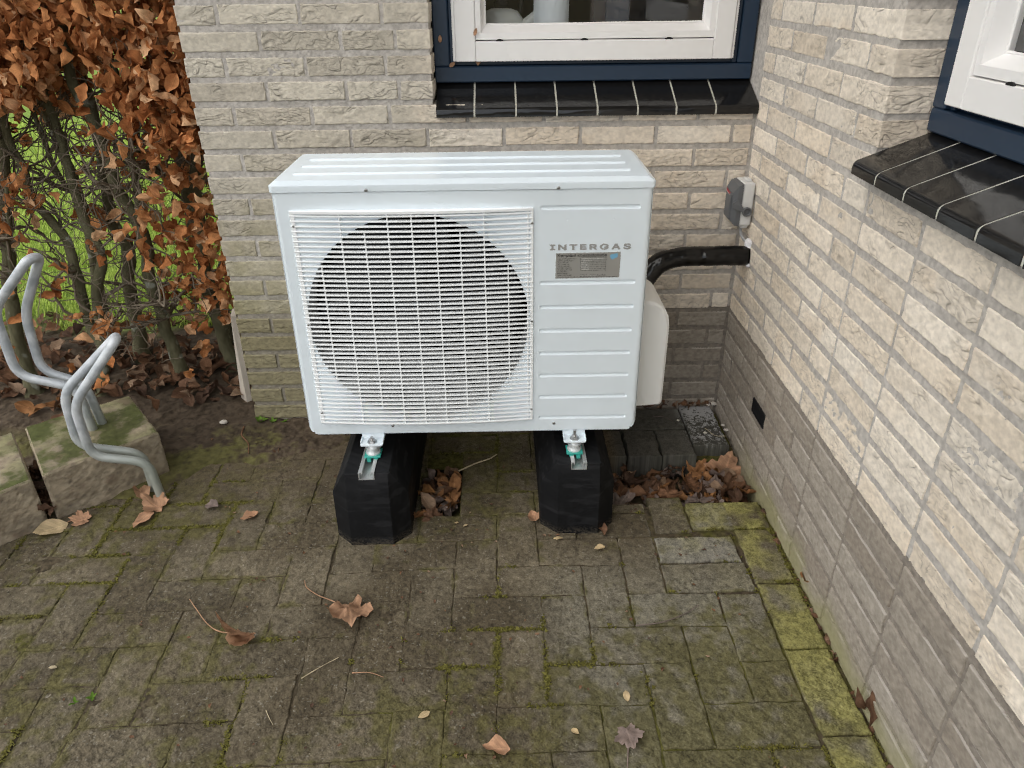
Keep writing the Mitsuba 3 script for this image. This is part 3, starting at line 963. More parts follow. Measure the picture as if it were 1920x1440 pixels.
def groove(xa, xb, z, h=0.0052, dep=0.0042):
    def cap(hh, y):
        out = []
        for t in np.linspace(-math.pi / 2, math.pi / 2, 7):
            out.append((xb - h + hh * math.cos(t), y, z + hh * math.sin(t)))
            out.append((xa + h - hh * math.cos(t), y, z + hh * math.sin(t)))
        return out
    return hull(cap(h * 1.12, HY0 - 0.0005) + cap(h, HY0) + cap(h * 0.30, HY0 + dep))


for z_ in [0.850] + [0.306 + 0.0611 * q for q in range(7)]:
    tools.append(groove(-0.623, -0.398, z_))
for x_ in (-0.561, -0.457):
    tools.append(hull([(x_ + 0.0030 * math.cos(t), HY0 - 0.0003, 0.8225 + 0.0030 * math.sin(t)) for t in np.linspace(0, 6.28, 13)] + [(x_, HY0 + 0.002, 0.8225)]))
for t_ in tools:
    fp -= man(t_)
put("heat_pump__front_panel", unman(fp), "m_pump_paint", 30)
# cabinet: bent sheet with rounded corners, seen from above as a ring open behind the panel
outer = sbox(HX0, HY0, HX1, HY1)
rc = 0.013
out = outer.buffer(-rc).buffer(rc, 6)
ring = out.difference(sbox(HX0 + 0.003, HY0 + 0.0035, HX1 - 0.003, HY1 - 0.003)).difference(sbox(HX0 + 0.0143, HY0 - 1, HX1 - 0.0143, HY0 + 0.02))
cab = man(extrude(ring, HZ1 - HZ0 - 0.006, HZ0 + 0.006))
for s_, xx in ((1, HX0), (-1, HX1)):
    cut = hull([(xx - s_ * 0.01, HY0 - 0.01, HZ0 - 0.002), (xx + s_ * 0.0165, HY0 - 0.01, HZ0 - 0.002), (xx - s_ * 0.01, HY0 - 0.01, HZ0 + 0.030),
                (xx - s_ * 0.01, HY0 + 0.03, HZ0 - 0.002), (xx + s_ * 0.0165, HY0 + 0.03, HZ0 - 0.002), (xx - s_ * 0.01, HY0 + 0.03, HZ0 + 0.030)])
    cab -= man(cut)
put("heat_pump__cabinet", unman(cab), "m_pump_paint", 40)
put("heat_pump__base_pan", bx(HX0 + 0.017, HX1 - 0.017, HY0 + 0.0105, HY1 - 0.004, HZ0 - 0.010, HZ0 + 0.004, 0.002), "m_pump_paint")
put("heat_pump__inner_box", cat(bx(HX0 + 0.01, HX1 - 0.01, HY1 - 0.01, HY1 - 0.0045, HZ0 + 0.02, HZ1 - 0.02), bx(-0.615, -0.61, HY0 + 0.012, HY1 - 0.012, HZ0 + 0.02, HZ1 - 0.02),
                                bx(HX0 + 0.005, HX0 + 0.01, HY0 + 0.02, HY1 - 0.012, HZ0 + 0.02, HZ1 - 0.02), bx(HX0 + 0.01, -0.617, HY0 + 0.02, HY1 - 0.012, HZ1 - 0.03, HZ1 - 0.025)), "m_dark_inside")
# lid with bevelled rim
lx0, lx1, ly0, ly1 = HX0 - 0.0025, HX1 + 0.0025, HY0 - 0.0035, HY1 + 0.001


def rnd(x0, x1, y0, y1, r, z, n=4):
    pts = []
    for cx_, cy_, s0 in ((x1 - r, y1 - r, 0), (x0 + r, y1 - r, 90), (x0 + r, y0 + r, 180), (x1 - r, y0 + r, 270)):
        for t in np.linspace(0, 90, n):
            q = math.radians(s0 + t)
            pts.append((cx_ + r * math.cos(q), cy_ + r * math.sin(q), z))
    return pts


lid = man(hull(rnd(lx0, lx1, ly0, ly1, 0.010, HZ1 + 0.0005) + rnd(lx0, lx1, ly0, ly1, 0.010, HZ1 + 0.0135) + rnd(lx0 + 0.0006, lx1 - 0.0006, ly0 + 0.0006, ly1 - 0.0006, 0.010, HZ1 + 0.0150)
                + rnd(lx0 + 0.012, lx1 - 0.012, ly0 + 0.0125, ly1 - 0.006, 0.008, HZ1 + 0.0232) + rnd(lx0 + 0.014, lx1 - 0.014, ly0 + 0.0145, ly1 - 0.008, 0.008, HZ1 + 0.0238)))
put("heat_pump__lid", unman(lid), "m_lid_paint", 22)
for y_, a_, b_ in ((-0.297, -1.172, -0.416), (-0.370, -1.174, -0.415), (-0.447, -1.176, -0.414)):
    rib = hull([(a_, y_ - 0.007, HZ1 + 0.0236), (b_, y_ - 0.007, HZ1 + 0.0236), (a_, y_ + 0.007, HZ1 + 0.0236), (b_, y_ + 0.007, HZ1 + 0.0236),
                (a_ + 0.003, y_ - 0.0035, HZ1 + 0.0270), (b_ - 0.003, y_ - 0.0035, HZ1 + 0.0270), (a_ + 0.003, y_ + 0.0035, HZ1 + 0.0270), (b_ - 0.003, y_ + 0.0035, HZ1 + 0.0270)])
    put("heat_pump__lid__rib", rib, "m_lid_paint", 30)
# fan shroud, fan, coil
sh_o, sh_i = Point(CX, CZ).buffer(CR + 0.006, 48), Point(CX, CZ).buffer(CR, 48)
put("heat_pump__fan_shroud", xz(extrude(sh_o.difference(sh_i), 0.085), HY0 + 0.0955), "m_ring_grey", 40)
put("heat_pump__fan__hub", cyl((CX, HY0 + 0.075, CZ), (CX, HY0 + 0.14, CZ), 0.065, 32, 0.07), "m_fan", 40)
for b_ in range(3):
    vv, ff = [], []
    for i in range(9):
        r_ = 0.06 + 0.185 * i / 8
        for j in range(11):
            t = -0.62 + 1.35 * j / 10 + 0.35 * (i / 8) ** 1.5
            t += b_ * 2 * math.pi / 3
            yv = HY0 + 0.065 + 0.055 * (1 - j / 10) + 0.012 * math.sin(j / 10 * math.pi)
            vv.append((CX + r_ * math.cos(t), yv, CZ + r_ * math.sin(t)))
    ff = grid_faces(9, 11)
    vv = np.array(vv)
    vb = vv + [0, 0.004, 0]
    put("heat_pump__fan__blade", (np.vstack([vv, vb]), np.vstack([ff, ff[:, ::-1] + len(vv)])), "m_fan", True)
put("heat_pump__motor_bracket", cat(bx(-0.86, -0.842, HY0 + 0.15, HY0 + 0.165, 0.40, 0.84), bx(-0.978, -0.96, HY0 + 0.15, HY0 + 0.165, 0.32, 0.84), cyl((CX, HY0 + 0.141, CZ), (CX, HY0 + 0.21, CZ), 0.055, 24)), "m_fan")
coil = [bx(HX0 + 0.02, -0.625, HY1 - 0.035, HY1 - 0.015, z_, z_ + 0.002) for z_ in np.arange(0.30, 0.86, 0.012)]
put("heat_pump__coil", cat(*coil), "m_coil")
# grille: slats that bulge forward, staggered upright bars
GX0, GX1, GZ0, GZ1 = -1.1800, -0.6375, 0.3035, 0.8515
xc, hw = (GX0 + GX1) / 2, (GX1 - GX0) / 2


def bulge(x):
    return 0.0045 + 0.0150 * (1 - ((x - xc) / hw) ** 2)


def slat(z, t, dep, x0=GX0, x1=GX1, out=0.0, n=25, z_hi=None):
    """A thin curved strip: its front edge follows the bulge"""
    xs_ = np.linspace(x0, x1, n)
    yf = HY0 - bulge(xs_) - out
    ch = min(0.0008, t * 0.3)
    sec = [(0, ch), (ch, 0), (dep, 0), (dep, t), (ch, t), (0, t - ch)]
    V = np.array([[(x, min(y + a, HY0 - 0.0008 if a > 0 else 9), z + b) for a, b in sec] for x, y in zip(xs_, yf)]).reshape(-1, 3)
    m = len(sec)
    F = []
    for i in range(n - 1):
        for j in range(m):
            a, b, c, d = i * m + j, i * m + (j + 1) % m, (i + 1) * m + (j + 1) % m, (i + 1) * m + j
            F += [[a, b, c], [a, c, d]]
    for j in range(1, m - 1):
        F += [[0, j + 1, j], [(n - 1) * m, (n - 1) * m + j, (n - 1) * m + j + 1]]
    return trimesh.Trimesh(V, F, process=False)


pitch = (GZ1 - GZ0) / 47
for k in range(1, 47):
    put("heat_pump__grille__slat", slat(GZ0 + pitch * k - 0.0017, 0.0036, 0.0112), "m_white_plastic", 30)
put("heat_pump__grille__rim", slat(GZ1 - 0.0068, 0.0068, 0.019, GX0 + 0.001, GX1 - 0.001, 0.0003), "m_white_plastic", 30)
put("heat_pump__grille__rim", slat(GZ0 - 0.0005, 0.0042, 0.019, GX0 + 0.001, GX1 - 0.001, 0.0003), "m_white_plastic", 30)
for k in range(-4, 5):
    x_ = CX + 0.001 + k * 0.0534
    z0_, z1_ = GZ0 + 0.003, GZ1 - 0.003
    if abs(k) == 2:
        z0_, z1_ = GZ0 + pitch * 4.0, GZ1 - pitch * 4.0
    if abs(k) == 4:
        z0_, z1_ = GZ0 + pitch * 10.5, GZ1 - pitch * 11.0
    yb = HY0 - bulge(x_)
    put("heat_pump__grille__bar", bx(x_ - 0.0015, x_ + 0.0015, yb + 0.0025, min(yb + 0.0095, HY0 - 0.0012), z0_, z1_, 0.0004), "m_white_plastic")
for x_, w_ in ((GX0 + 0.0065, 0.0045), (GX1 - 0.0035, 0.0033), (GX1 - 0.0125, 0.0018)):
    put("heat_pump__grille__bar", bx(x_ - w_, x_ + w_, HY0 - 0.0042, HY0 - 0.0006, GZ0 + 0.002, GZ1 - 0.002, 0.0006), "m_white_plastic")


def screw(key, x, y, z, r=0.0042):
    hd = trimesh.creation.revolve(np.array([(0.0, 0.0024), (r * 0.35, 0.0022), (r * 0.42, 0.0010), (r * 0.5, 0.0026), (r * 0.8, 0.0022), (r, 0.0008), (r, -0.001), (0, -0.001)]), sections=18)
    put(key, xz(trimesh.Trimesh(np.asarray(hd.vertices) + [x, z, 0], hd.faces, process=False), y), "m_steel", 30)


for x_, z_ in ((-1.004, 0.8955), (-0.583, 0.8945)):
    screw("heat_pump__lid__screw", x_, ly0, z_)
for x_, z_ in ((-0.998, 0.2895), (-0.583, 0.2885)):
    screw("heat_pump__front_panel__screw", x_, HY0, z_)
for x_, z_ in ((GX0 + 0.0065, 0.8175), (GX0 + 0.0065, 0.578), (GX0 + 0.0065, 0.334), (GX1 - 0.0035, 0.8175), (GX1 - 0.0035, 0.578), (GX1 - 0.0035, 0.334)):
    screw("heat_pump__grille__screw", x_, HY0 - 0.0042, z_, 0.0030)


# lettering
def word(key, text, x, z, height, y, mat, bold=False, width=None, spaced=False):
    if spaced:
        ms, cx_ = [], 0.0
        for ch in text:
            m = meshkit.text_mesh(ch, height, 0.0006, bold=True)
            v = np.asarray(m.vertices).copy()
            v[:, 0] = (v[:, 0] - v[:, 0].min()) * 1.42 + cx_
            cx_ = v[:, 0].max() + height * 0.50
            for q_, (ox, oz) in enumerate(((0, 0), (0.0011, 0), (0.0005, 0.0006), (0.0005, -0.0006))):
                ms.append(trimesh.Trimesh(v + [ox, oz, 0.00006 * q_], m.faces, process=False))
        m = cat(*ms)
    else:
        m = meshkit.text_mesh(text, height, 0.0003, bold=bold)
    v = np.asarray(m.vertices).copy()
    if width:
        v[:, 0] = (v[:, 0] - v[:, 0].min()) / np.ptp(v[:, 0]) * width
    v += [x, z, 0]
    return put(key, xz(trimesh.Trimesh(v, m.faces, process=False), y), mat)


word("heat_pump__lettering", "INTERGAS", -0.600, 0.7525, 0.0118, HY0 - 0.0001, "m_logo_grey", width=0.186, spaced=True)
put("heat_pump__name_plate", xz(extrude(Polygon([(-0.586, 0.6835), (-0.4375, 0.6845), (-0.4370, 0.7455), (-0.5855, 0.7445)]), 0.0008), HY0 - 0.0002), "m_silver_plate")
YP = HY0 - 0.0011
word("heat_pump__name_plate__print", "Kenplaat koelinstallatie", -0.5815, 0.7358, 0.0068, YP, "m_print", bold=True, width=0.113)
rows = ["Gegevens installatienummer", "Naam onderhoudsbedrijf", "Type koelmiddel", "Type koudemiddel", "GWP koudemiddel", "Nominale vulling in kg", "Nominale vulling in ton", "CO2 equivalent", "Logboek aanwezig", "Datum inbedrijfstelling"]
small = []
for i, t_ in enumerate(rows):
    word("heat_pump__name_plate__print", t_, -0.5815, 0.7300 - i * 0.0044, 0.0023, YP, "m_print")
word("heat_pump__name_plate__print", "Kenplaat conform regeling koelinstallaties", -0.5815, 0.6860, 0.0018, YP, "m_print", width=0.138)
fr_ = []
for i in range(7):
    z_ = 0.7290 - i * 0.0044
    fr_.append(sbox(-0.529, z_ - 0.0003, -0.4695, z_ + 0.0003))
fr_ += [sbox(-0.529, 0.7026, -0.5284, 0.7330), sbox(-0.4701, 0.7026, -0.4695, 0.7330), sbox(-0.529, 0.7330, -0.4695, 0.7336)]
fr_ += [sbox(-0.529, 0.6885, -0.4695, 0.6890), sbox(-0.529, 0.6925, -0.4695, 0.6930), sbox(-0.529, 0.6885, -0.5285, 0.693), sbox(-0.470, 0.6885, -0.4695, 0.693)]
put("heat_pump__name_plate__print", xz(extrude(unary_union(fr_), 0.0003), YP), "m_print")
sc_r = random.Random(3)
scr = []
for z_, x1_ in ((0.7305, -0.474), (0.7262, -0.505), (0.7218, -0.515), (0.7174, -0.512), (0.713, -0.513), (0.7086, -0.510), (0.7045, -0.512), (0.6908, -0.492)):
    x_ = -0.5275
    while x_ < x1_:
        w_ = sc_r.uniform(0.001, 0.003)
        zz = z_ + sc_r.uniform(-0.0006, 0.0006)
        scr.append(affinity.rotate(sbox(x_, zz - 0.0004, x_ + w_, zz + 0.0005), sc_r.uniform(-50, 50)))
        x_ += w_ * 0.9 + 0.0006
put("heat_pump__name_plate__handwriting", xz(extrude(unary_union(scr), 0.0003), YP - 0.0002), "m_white_print")
drop = unary_union([affinity.scale(Point(-0.4525, 0.7360).buffer(0.008), 1.15, 0.62), affinity.rotate(affinity.scale(Point(-0.4495, 0.7380).buffer(0.006), 1.1, 0.6), 35), Point(-0.455, 0.7325).buffer(0.004), Polygon([(-0.447, 0.740), (-0.4445, 0.7437), (-0.4435, 0.7400)])])
put("heat_pump__name_plate__emblem", xz(extrude(drop, 0.0003), YP), "m_blue")
# white cover over the valves on the right hand side
cxa, cxb = HX1 + 0.0005, -0.2865


def cover_section(y, top, bulge_x, low):
    return [(cxa, y, low - 0.006), (cxa, y, top), (cxa + 0.022, y, top - 0.003), (cxa + 0.044, y, top - 0.008), (cxa + 0.060, y, top - 0.018), (bulge_x - 0.012, y, top - 0.030), (bulge_x - 0.004, y, top - 0.047), (bulge_x, y, top - 0.075), (bulge_x - 0.001, y, low + 0.008), (bulge_x - 0.006, y, low)]


cov = hull(cover_section(-0.432, 0.583, cxb - 0.006, 0.292) + cover_section(-0.426, 0.590, cxb, 0.287) + cover_section(-0.250, 0.590, cxb, 0.287) + cover_section(-0.244, 0.585, cxb - 0.004, 0.290))
put("heat_pump__valve_cover", cov, "m_cover_plastic", 30)
# mounting feet of the pump with their bolts
for x_, bolt_z in ((-1.0525, 0.006), (-0.5295, 0.016)):
    y0_, z_ = -0.548, 0.2475
    pl = sbox(x_ - 0.029, y0_, x_ + 0.029, -0.300).buffer(-0.006).buffer(0.006, 4)
    pt = extrude(pl, 0.003, z_)
    lip = cat(bx(x_ - 0.029, x_ - 0.0265, y0_ + 0.008, -0.51, z_ + 0.0028, z_ + 0.0085), bx(x_ + 0.0265, x_ + 0.029, y0_ + 0.008, -0.51, z_ + 0.0028, z_ + 0.0085))
    web = hull([(x_ - 0.029, -0.512, z_ + 0.003), (x_ + 0.029, -0.512, z_ + 0.003), (x_ - 0.029, -0.505, HZ0 + 0.001), (x_ + 0.029, -0.505, HZ0 + 0.001), (x_ - 0.029, -0.49, z_ + 0.003), (x_ + 0.029, -0.49, z_ + 0.003), (x_ - 0.029, -0.49, HZ0 + 0.001), (x_ + 0.029, -0.49, HZ0 + 0.001)])
    put("heat_pump__bracket", cat(pt, lip, web), "m_pump_paint", 30)
    nut = trimesh.creation.cylinder(0.0085, 0.0075, sections=6)
    nut.apply_translation([x_, -0.531, z_ + 0.0082])
    wsh = trimesh.creation.cylinder(0.0125, 0.0016, sections=24)
    wsh.apply_translation([x_, -0.531, z_ + 0.0039])
    put("heat_pump__bracket__nut", cat(nut, wsh), "m_steel", 30)
    put("heat_pump__bracket__bolt", cyl((x_, -0.531, 0.205), (x_, -0.531, z_ + 0.012 + bolt_z), 0.0042, 12), "m_steel", 40)
tag("heat_pump", "white outdoor heat pump unit with a round fan behind a slatted grille", "heat pump")

# ---------------------------------------------------------------- rubber mounting blocks
for n_, (fx, wd) in enumerate(((-1.0595, 0.195), (-0.5215, 0.193))):
    fy = -0.637 + 0.028 * n_
    by = fy + 0.60

    def octo(w, yf, yb, c, z):
        h = w / 2
        return [(fx - h + c, yf, z), (fx + h - c, yf, z), (fx + h, yf + c, z), (fx + h, yb - c, z), (fx + h - c, yb, z), (fx - h + c, yb, z), (fx - h, yb - c, z), (fx - h, yf + c, z)]
    foot = man(hull(octo(wd, fy, by, 0.043, 0.0) + octo(wd, fy + 0.004, by - 0.004, 0.043, 0.138) + octo(0.118, fy + 0.022, by - 0.022, 0.006, 0.2075) + octo(0.110, fy + 0.028, by - 0.028, 0.006, 0.2105)))
    foot -= man(bx(fx - 0.0205, fx + 0.0205, fy - 0.1, by + 0.1, 0.1915, 0.25))
    key = numbered("rubber_foot")
    put(f"{key}__block", unman(foot), "m_rubber", 25)
    # aluminium channel let into the top
    ya, yb_ = fy + 0.020, by - 0.02
    rail = [bx(fx - 0.0202, fx + 0.0202, ya, yb_, 0.1920, 0.1940), bx(fx - 0.0202, fx - 0.0182, ya, yb_, 0.1942, 0.2112), bx(fx + 0.0182, fx + 0.0202, ya, yb_, 0.1942, 0.2112),
            bx(fx - 0.0202, fx - 0.0108, ya + 0.0015, yb_, 0.2114, 0.2132), bx(fx + 0.0108, fx + 0.0202, ya + 0.0015, yb_, 0.2114, 0.2132),
            bx(fx - 0.0125, fx - 0.0108, ya, yb_, 0.2065, 0.2112), bx(fx + 0.0108, fx + 0.0125, ya, yb_, 0.2065, 0.2112)]
    put(f"{key}__rail", cat(*rail), "m_aluminium")
    bxx = fx + (0.007 if n_ == 0 else -0.008)
    clip = [bx(bxx - 0.021, bxx + 0.021, -0.552, -0.512, 0.2134, 0.2185, 0.001), bx(bxx - 0.014, bxx - 0.004, -0.556, -0.513, 0.2045, 0.2133), bx(bxx + 0.004, bxx + 0.014, -0.556, -0.513, 0.2045, 0.2133)]
    put(f"{key}__clip", cat(*clip), "m_teal")
    wz = [trimesh.creation.cylinder(r_, h_, sections=28, transform=trimesh.transformations.translation_matrix([bxx, -0.531, z_])) for r_, h_, z_ in ((0.0185, 0.004, 0.2207), (0.0145, 0.011, 0.2286), (0.0175, 0.004, 0.2363), (0.012, 0.0082, 0.2425))]
    put(f"{key}__washer", cat(*wz), "m_zinc_bright", 40)
    tag(key, ("black rubber mounting foot under the grille side of the heat pump" if n_ == 0 else "black rubber mounting foot under the lettered side of the heat pump"), "mounting foot", "rubber feet carrying the heat pump")

# ---------------------------------------------------------------- wrapped pipe, switch and cable
pp = catmull([(-0.33, -0.185, 0.33), (-0.322, -0.160, 0.43), (-0.300, -0.125, 0.515), (-0.262, -0.105, 0.566), (-0.20, -0.098, 0.585), (-0.10, -0.099, 0.588), (-0.002, -0.101, 0.588)], 14)
tb = tube(pp, 0.0282, 28)
v = np.array(tb.vertices)
nrm = np.array(tb.vertex_normals)
kn = meshkit.fbm(v * [55, 25, 25], 2, 4) - 0.5
fold = np.clip((meshkit.fbm(v * [26, 9, 9], 2, 9) - 0.55) * 6, 0, 1)
v += nrm * (kn * 0.0034 + fold * 0.0016)[:, None]
put("pipe_bundle", (v, tb.faces), "m_wrap", True)
tag("pipe_bundle", "shiny black wrapped pipe bundle running from heat pump into the side wall", "pipe")
fm = trimesh.creation.icosphere(3)
for key_lbl, (cy_, cz_, sx_, sy_, sz_, sd_) in (("white sealing foam blob around the cable above the black pipe", (-0.098, 0.6215, 0.011, 0.015, 0.017, 3)), ("white sealing foam under the end of the black pipe", (-0.108, 0.5655, 0.006, 0.020, 0.008, 6))):
    v = np.array(fm.vertices)
    v = v * (1 + 0.5 * (meshkit.fbm(v * 2.2, 3, sd_)[:, None] - 0.5)) * [sx_, sy_, sz_] + [-0.002, cy_, cz_]
    k_ = put("sealing_foam", (v, fm.faces), "m_foam", True)
    tag(k_, key_lbl, "foam", "foam sealing the pipe entry")
IX, IYn, IYf, IZ0, IZ1 = -0.062, -0.096, -0.018, 0.668, 0.794
put("isolator_switch__base", cat(bx(-0.0365, -0.0045, IYn + 0.002, IYf, IZ0 + 0.006, IZ1, 0.003), bx(-0.0320, -0.0025, IYn + 0.006, IYf - 0.003, IZ0 + 0.012, IZ1 - 0.012, 0.002), bx(-0.028, -0.008, IYn + 0.012, IYf - 0.012, IZ0 - 0.004, IZ0 + 0.0055, 0.002), bx(-0.026, -0.010, -0.075, -0.04, IZ1 + 0.0002, IZ1 + 0.006, 0.002)), "m_box_light", 30)
cv_ = hull([(-0.037, IYn, IZ0 + 0.004), (-0.037, IYn, IZ1 - 0.002), (-0.037, IYf + 0.002, IZ1 - 0.002), (-0.037, IYf + 0.002, IZ0 + 0.004), (-0.050, IYn, IZ0 + 0.008), (-0.050, IYn, IZ1 - 0.008), (-0.050, IYf + 0.002, IZ1 - 0.006), (-0.050, IYf + 0.002, IZ0 + 0.008),
            (IX, IYn + 0.008, IZ0 + 0.022), (IX, IYn + 0.008, IZ1 - 0.028), (IX, IYf - 0.004, IZ1 - 0.024), (IX, IYf - 0.004, IZ0 + 0.022)])
put("isolator_switch__cover", cv_, "m_box_dark", 20)
put("isolator_switch__cover__ridge", bx(IX - 0.006, IX + 0.004, IYn + 0.0105, IYn + 0.026, IZ0 + 0.024, IZ1 - 0.032, 0.002), "m_box_dark")
put("isolator_switch__cover__stripe", hull([(IX - 0.0008, IYn + 0.030, 0.753), (IX - 0.0008, IYf - 0.006, 0.760), (IX - 0.0008, IYf - 0.006, 0.7665), (IX - 0.0008, IYn + 0.030, 0.7595), (IX + 0.002, IYn + 0.030, 0.753), (IX + 0.002, IYf - 0.006, 0.760), (IX + 0.002, IYf - 0.006, 0.7665), (IX + 0.002, IYn + 0.030, 0.7595)]), "m_red")
put("isolator_switch__cover__stripe", hull([(IX - 0.0008, IYn + 0.030, 0.7515), (IX - 0.0008, IYf - 0.006, 0.7585), (IX - 0.0008, IYf - 0.006, 0.7597), (IX - 0.0008, IYn + 0.030, 0.7527), (IX + 0.002, IYn + 0.030, 0.7515), (IX + 0.002, IYf - 0.006, 0.7585), (IX + 0.002, IYf - 0.006, 0.7597), (IX + 0.002, IYn + 0.030, 0.7527)]), "m_white_print")
put("isolator_switch__handle", cat(hull([(-0.062, IYn - 0.001, 0.742), (-0.050, IYn - 0.001, 0.750), (-0.062, IYn - 0.001, 0.727), (-0.033, IYn - 0.001, 0.728), (-0.033, IYn - 0.001, 0.716), (-0.062, IYn - 0.007, 0.742), (-0.050, IYn - 0.007, 0.750), (-0.062, IYn - 0.007, 0.727), (-0.033, IYn - 0.010, 0.728), (-0.033, IYn - 0.010, 0.716)])), "m_box_dark")
tr = trimesh.creation.torus(0.0105, 0.0030, major_sections=32, minor_sections=10)
tv = np.asarray(tr.vertices)
put("isolator_switch__handle__ring", cat(trimesh.Trimesh(np.stack([tv[:, 0] - 0.0215, IYn - 0.0065 - tv[:, 2] * 1.3, tv[:, 1] + 0.7165], 1), tr.faces, process=False), cyl((-0.0215, IYn - 0.001, 0.7165), (-0.0215, IYn - 0.0045, 0.7165), 0.010, 24)), "m_box_dark", 40)
tag("isolator_switch", "small grey isolator switch box with a red stripe in the wall corner", "switch")
put("cable", tube(catmull([(-0.020, -0.066, 0.672), (-0.0205, -0.067, 0.652), (-0.017, -0.075, 0.638), (-0.009, -0.086, 0.627), (0.004, -0.098, 0.618)]), 0.0042, 12), "m_cable", True)
tag("cable", "short grey cable curving from the switch box into the wall", "cable")

# ================================================================ bicycle rack and concrete blocks
def round_path(P, r, n=7):
    P = [np.array(p, float) for p in P]
    out = [P[0]]
    for a, b, c in zip(P[:-2], P[1:-1], P[2:]):
        d1, d2 = (a - b) / np.linalg.norm(a - b), (c - b) / np.linalg.norm(c - b)
        k = min(r, 0.45 * np.linalg.norm(a - b), 0.45 * np.linalg.norm(c - b))
        p, q_ = b + d1 * k, b + d2 * k
        for t in np.linspace(0, 1, n):
            out.append((1 - t) ** 2 * p + 2 * t * (1 - t) * b + t * t * q_)
    out.append(P[-1])
    return np.array(out)


A = [(-1.688, -0.424, -0.07), (-1.700, -0.426, 0.130), (-1.830, -0.457, 0.172), (-1.831, -0.458, 0.334), (-1.712, -0.430, 0.478)]
B = [(-1.742, -0.389, 0.472), (-1.873, -0.421, 0.349), (-1.880, -0.422, 0.184), (-1.730, -0.387, 0.133), (-1.727, -0.386, -0.07)]
top = [(-1.697, -0.427, 0.496), (-1.708, -0.386, 0.498)]
put("bicycle_stand", tube(round_path(A[:-1] + top[:1] + top[1:] + B[1:], 0.042), 0.0122, 16), "m_galvanised", True)
tag("bicycle_stand", "lower galvanised steel bicycle hoop rising over the mossy concrete block", "bicycle rack", "galvanised bicycle hoops")
A2 = [(-1.902, -0.245, 0.12), (-1.918, -0.247, 0.285), (-2.026, -0.250, 0.328), (-2.018, -0.250, 0.505), (-1.925, -0.252, 0.668), (-1.935, -0.290, 0.672), (-2.066, -0.296, 0.535), (-2.066, -0.296, 0.338), (-1.922, -0.284, 0.292), (-1.915, -0.278, 0.12)]
put("bicycle_stand", tube(round_path(A2, 0.045), 0.0126, 16), "m_galvanised", True)
tag("bicycle_stand_001", "taller galvanised steel bicycle hoop at the left edge before the hedge", "bicycle rack", "galvanised bicycle hoops")


def block(corners, hgt, seed, z0=-0.05):
    c = np.array(corners, float)
    m = hull([(*p, z0) for p in c] + [(*(p * 0.985 + c.mean(0) * 0.015), hgt - 0.007) for p in c] + [(*(p * 0.955 + c.mean(0) * 0.045), hgt) for p in c])
    v, f = trimesh.remesh.subdivide_to_size(m.vertices, m.faces, 0.014, max_iter=12)
    mm = trimesh.Trimesh(v, f)
    n_ = np.array(mm.vertex_normals)
    v = np.array(mm.vertices)
    v = v + n_ * ((meshkit.fbm(v * 18, 3, seed) - 0.5) * 0.0035 + (meshkit.fbm(v * 70, 3, seed + 1) - 0.5) * 0.005)[:, None]
    return trimesh.Trimesh(v, mm.faces, process=False)


put("concrete_block", block([(-1.943, -0.512), (-1.713, -0.302), (-1.895, -0.075), (-2.130, -0.260)], 0.150, 31), "m_block", True)
tag("concrete_block", "weathered concrete block with dark moss holding the bicycle hoops", "concrete block", "concrete blocks in a row")
put("concrete_block", block([(-2.185, -0.770), (-1.957, -0.528), (-2.148, -0.280), (-2.376, -0.520)], 0.150, 47), "m_block", True)
tag("concrete_block_001", "concrete block cut off by the left edge with a dark hollow in front", "concrete block", "concrete blocks in a row")
plk = hull([(-1.640, 0.150, -0.02), (-1.622, 0.152, -0.02), (-1.590, 0.118, -0.02), (-1.606, 0.112, -0.02), (-1.606, 0.150, 0.345), (-1.588, 0.152, 0.345), (-1.586, 0.118, 0.335), (-1.602, 0.112, 0.335)])
put("wooden_board", plk, "m_wood")
tag("wooden_board", "narrow weathered board leaning against the left corner of the house", "board")

# ================================================================ leaves


def beech_leaf(L, W, r, curl=1.0, nu=5, nv=7):
    """A dried oval leaf, midrib along +y, lying in xy, curled up. Returns (vertices, faces, uv without id)."""
    vs_ = np.linspace(0, 1, nv)
    us_ = np.linspace(-1, 1, nu)
    prof_ = np.sin(np.pi * vs_ ** 0.85) ** 0.75
    prof_[0], prof_[-1] = 0.06, 0.02
    U_, V_ = np.meshgrid(us_, vs_, indexing="ij")
    x = U_ * prof_[None] * W / 2
    y = V_ * L
    fold = r.uniform(0.2, 0.9) * curl
    z = np.abs(x) * fold + (r.uniform(-0.5, 0.5) * curl) * (V_ - 0.5) ** 2 * L * 1.6
    z += np.sin(V_ * r.uniform(9, 15) + r.uniform(0, 6)) * np.abs(U_) * W * 0.13 * curl
    tw = (V_ - 0.5) * r.uniform(-0.8, 0.8) * curl
    x, z = x * np.cos(tw) - z * np.sin(tw), x * np.sin(tw) + z * np.cos(tw)
    return np.stack([x, y, z], -1).reshape(-1, 3), grid_faces(nu, nv), np.stack([0.5 + 0.45 * U_, V_ * 0.98], -1).reshape(-1, 2)


